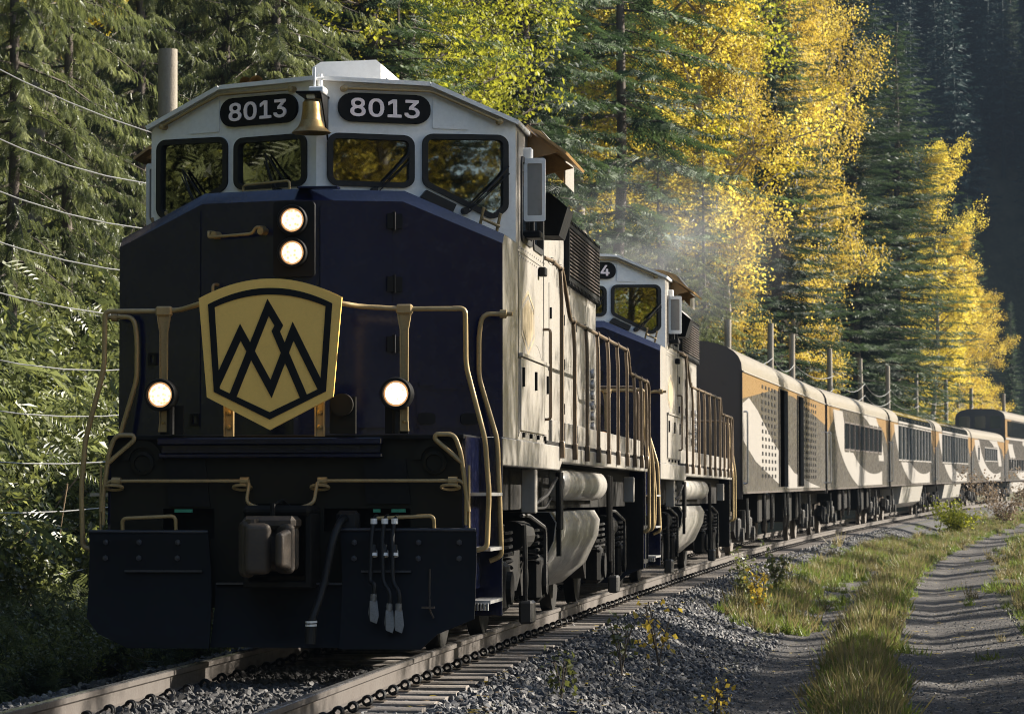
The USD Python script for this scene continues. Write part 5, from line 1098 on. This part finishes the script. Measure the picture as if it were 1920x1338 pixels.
scatter('ballast_stones', st, pz, rg.normal(0, 1, (n, 4)), sc, rg.integers(0, 8, n), 'loose grey crushed stone on the shoulder and between the rails', 'gravel')

# single plants in the crushed stone and at the path
def weed(rng, h, n_leaf, size):
    bv = MB(); C = []
    for _ in range(4):
        a = rng.uniform(0, 6.28); l = h * rng.uniform(.6, 1.05); q = np.linspace(0, 1, 6)
        P = np.stack([np.cos(a) * .22 * l * q ** 1.5, np.sin(a) * .22 * l * q ** 1.5, l * q], 1); bv.tube(P, .006, 4, False); C += list(P[2:])
    return bv.mesh(), trimesh.Trimesh(*leaves(rng, np.array(C), n_leaf, .06, size, .8), process=False)
WEEDS = [(2.35, -2.2, .75, 3, .075, 'leaf_gold', 'weed with a few yellow leaves standing in the crushed stone'), (2.15, -4.2, .55, 4, .06, 'leaf_shrub', 'small green weed in the crushed stone left of the yellow-leaved one'),
         (2.7, 13, .7, 9, .08, 'leaf_gold', 'yellow-leaved seedling at the edge of the stone beside the grass'), (2.2, 17, .8, 12, .07, 'leaf_shrub', 'dark leafy bush at the edge of the stone below the baggage car'),
         (2.5, 22, .9, 14, .08, 'leaf_shrub', 'second dark leafy bush at the edge of the stone'), (2.0, -8.3, .45, 4, .06, 'leaf_shrub', 'low green weed at the bottom edge of the picture'),
         (3.1, -6.5, .35, 4, .05, 'leaf_gold', 'tiny rust-leaved weed near the bottom of the stone shoulder')]
for k, (u, y, h, nl, sz, mt_, lb) in enumerate(WEEDS):
    a, b = weed(R_(200 + k), h, nl, sz); t = thing('weed', lb, 'plant', gpt(u, y))
    part(t, 'stem', a, 'bark'); part(t, 'leaves', b, mt_)
for k, (u, y, h, mt_, lb) in enumerate([(4.3, 112, 2.6, 'leaf_dry', 'tall russet dry bush in front of the far panoramic cars'), (5.6, 124, 1.7, 'leaf_shrub', 'green bush right of the russet dry bush'), (3.4, 92, 1.3, 'leaf_lime', 'yellow-green bush left of the russet dry bush')]):
    a, b = shrub(R_(220 + k), h, 16, 26, .12, .20); t = thing('bush', lb, 'bush', gpt(u, y)); part(t, 'stem', a, 'bark'); part(t, 'leaves', b, mt_)
# oily stone between the rails, level with the ties
n_ = 9000; iu, iy = rg.uniform(-.60, .74, n_), rg.uniform(-21, -7, n_)
scatter('oily_ballast', [(stone(R_(95 + k)), 'stone_oily') for k in range(5)], gpts(iu, iy, rg.uniform(.0, .045, n_)), rg.normal(0, 1, (n_, 4)), rg.uniform(.7, 1.4, n_), rg.integers(0, 5, n_), 'dark oily crushed stone between the two rails', 'gravel')
# fallen leaves
lv = R_(91); nl = 2600; lu, ly = lv.uniform(1.2, 8, nl), -14 + 74 * lv.random(nl) ** 1.5
tvl = np.array([(0, -.5, 0), (.5, -.15, .12), (1, -.4, .05), (.75, .1, .1), (1.0, .5, 0), (.3, .35, .08)]); tvl[:, 0] -= .5
scatter('fallen_leaves', [(trimesh.Trimesh(tvl * .07, np.array([(0, 1, 5), (1, 2, 3), (1, 3, 5), (3, 4, 5)]), process=False), 'leaf_gold'), (trimesh.Trimesh(tvl * .06, np.array([(0, 1, 5), (1, 2, 3), (1, 3, 5), (3, 4, 5)]), process=False), 'leaf_dry')],
        gpts(lu, ly, .03), lv.uniform(0, 6.28, nl), lv.uniform(.5, 1.2, nl), lv.choice(2, nl, p=[.3, .7]), 'fallen yellow and brown leaves strewn over stone and path', 'leaves')

# ------------------------------------------------------------------ air: haze in the valley, exhaust of the leading locomotive
mat('haze', {'v': ('principled_volume', {'color': (.55, .74, 1.0), 'density': .00005, 'anisotropy': .0})}, [], surface=None, volume='v.volume')
solo('haze', MB().box((-420, -420, -90), (520, 680, 260)), 'haze', 'thin blue autumn haze filling the valley', 'haze', kind='stuff')

mat('exhaust', {'tc': ('texture_coordinate', {}), 'ln': ('vector_math', {'math_type': 'length'}), 'fo': ('map_range', {'from_min': .15, 'from_max': 1.0, 'to_min': 1.0, 'to_max': 0.0, 'clamp': True}),
    'nz': ('noise_texture', {'scale': 2.2, 'detail': 3, 'roughness': .55}), 'nr': ('map_range', {'from_min': .36, 'from_max': .72, 'to_min': 0.0, 'to_max': 1.0, 'clamp': True}),
    'm': ('math', {'math_type': 'multiply'}), 'd': ('math', {'math_type': 'multiply', 'value2': .036}), 'v': ('principled_volume', {'color': (.93, .95, 1.0), 'anisotropy': .3})},
    [('tc.object', 'ln.vector1'), ('ln.value', 'fo.value'), ('tc.object', 'nz.vector'), ('nz.fac', 'nr.value'), ('fo.result', 'm.value1'), ('nr.result', 'm.value2'), ('m.value', 'd.value1'), ('d.value', 'v.density')], surface=None, volume='v.volume')
ex = solo('exhaust_smoke', trimesh.creation.icosphere(3, 1.0), 'exhaust', 'pale exhaust smoke drifting above the second locomotive', 'smoke', kind='stuff')
xf = UsdGeom.Xformable(ex); xf.AddTranslateOp().Set(Gf.Vec3d(.6, 27, 6.0)); xf.AddScaleOp().Set(Gf.Vec3f(2.5, 8.0, 1.8))
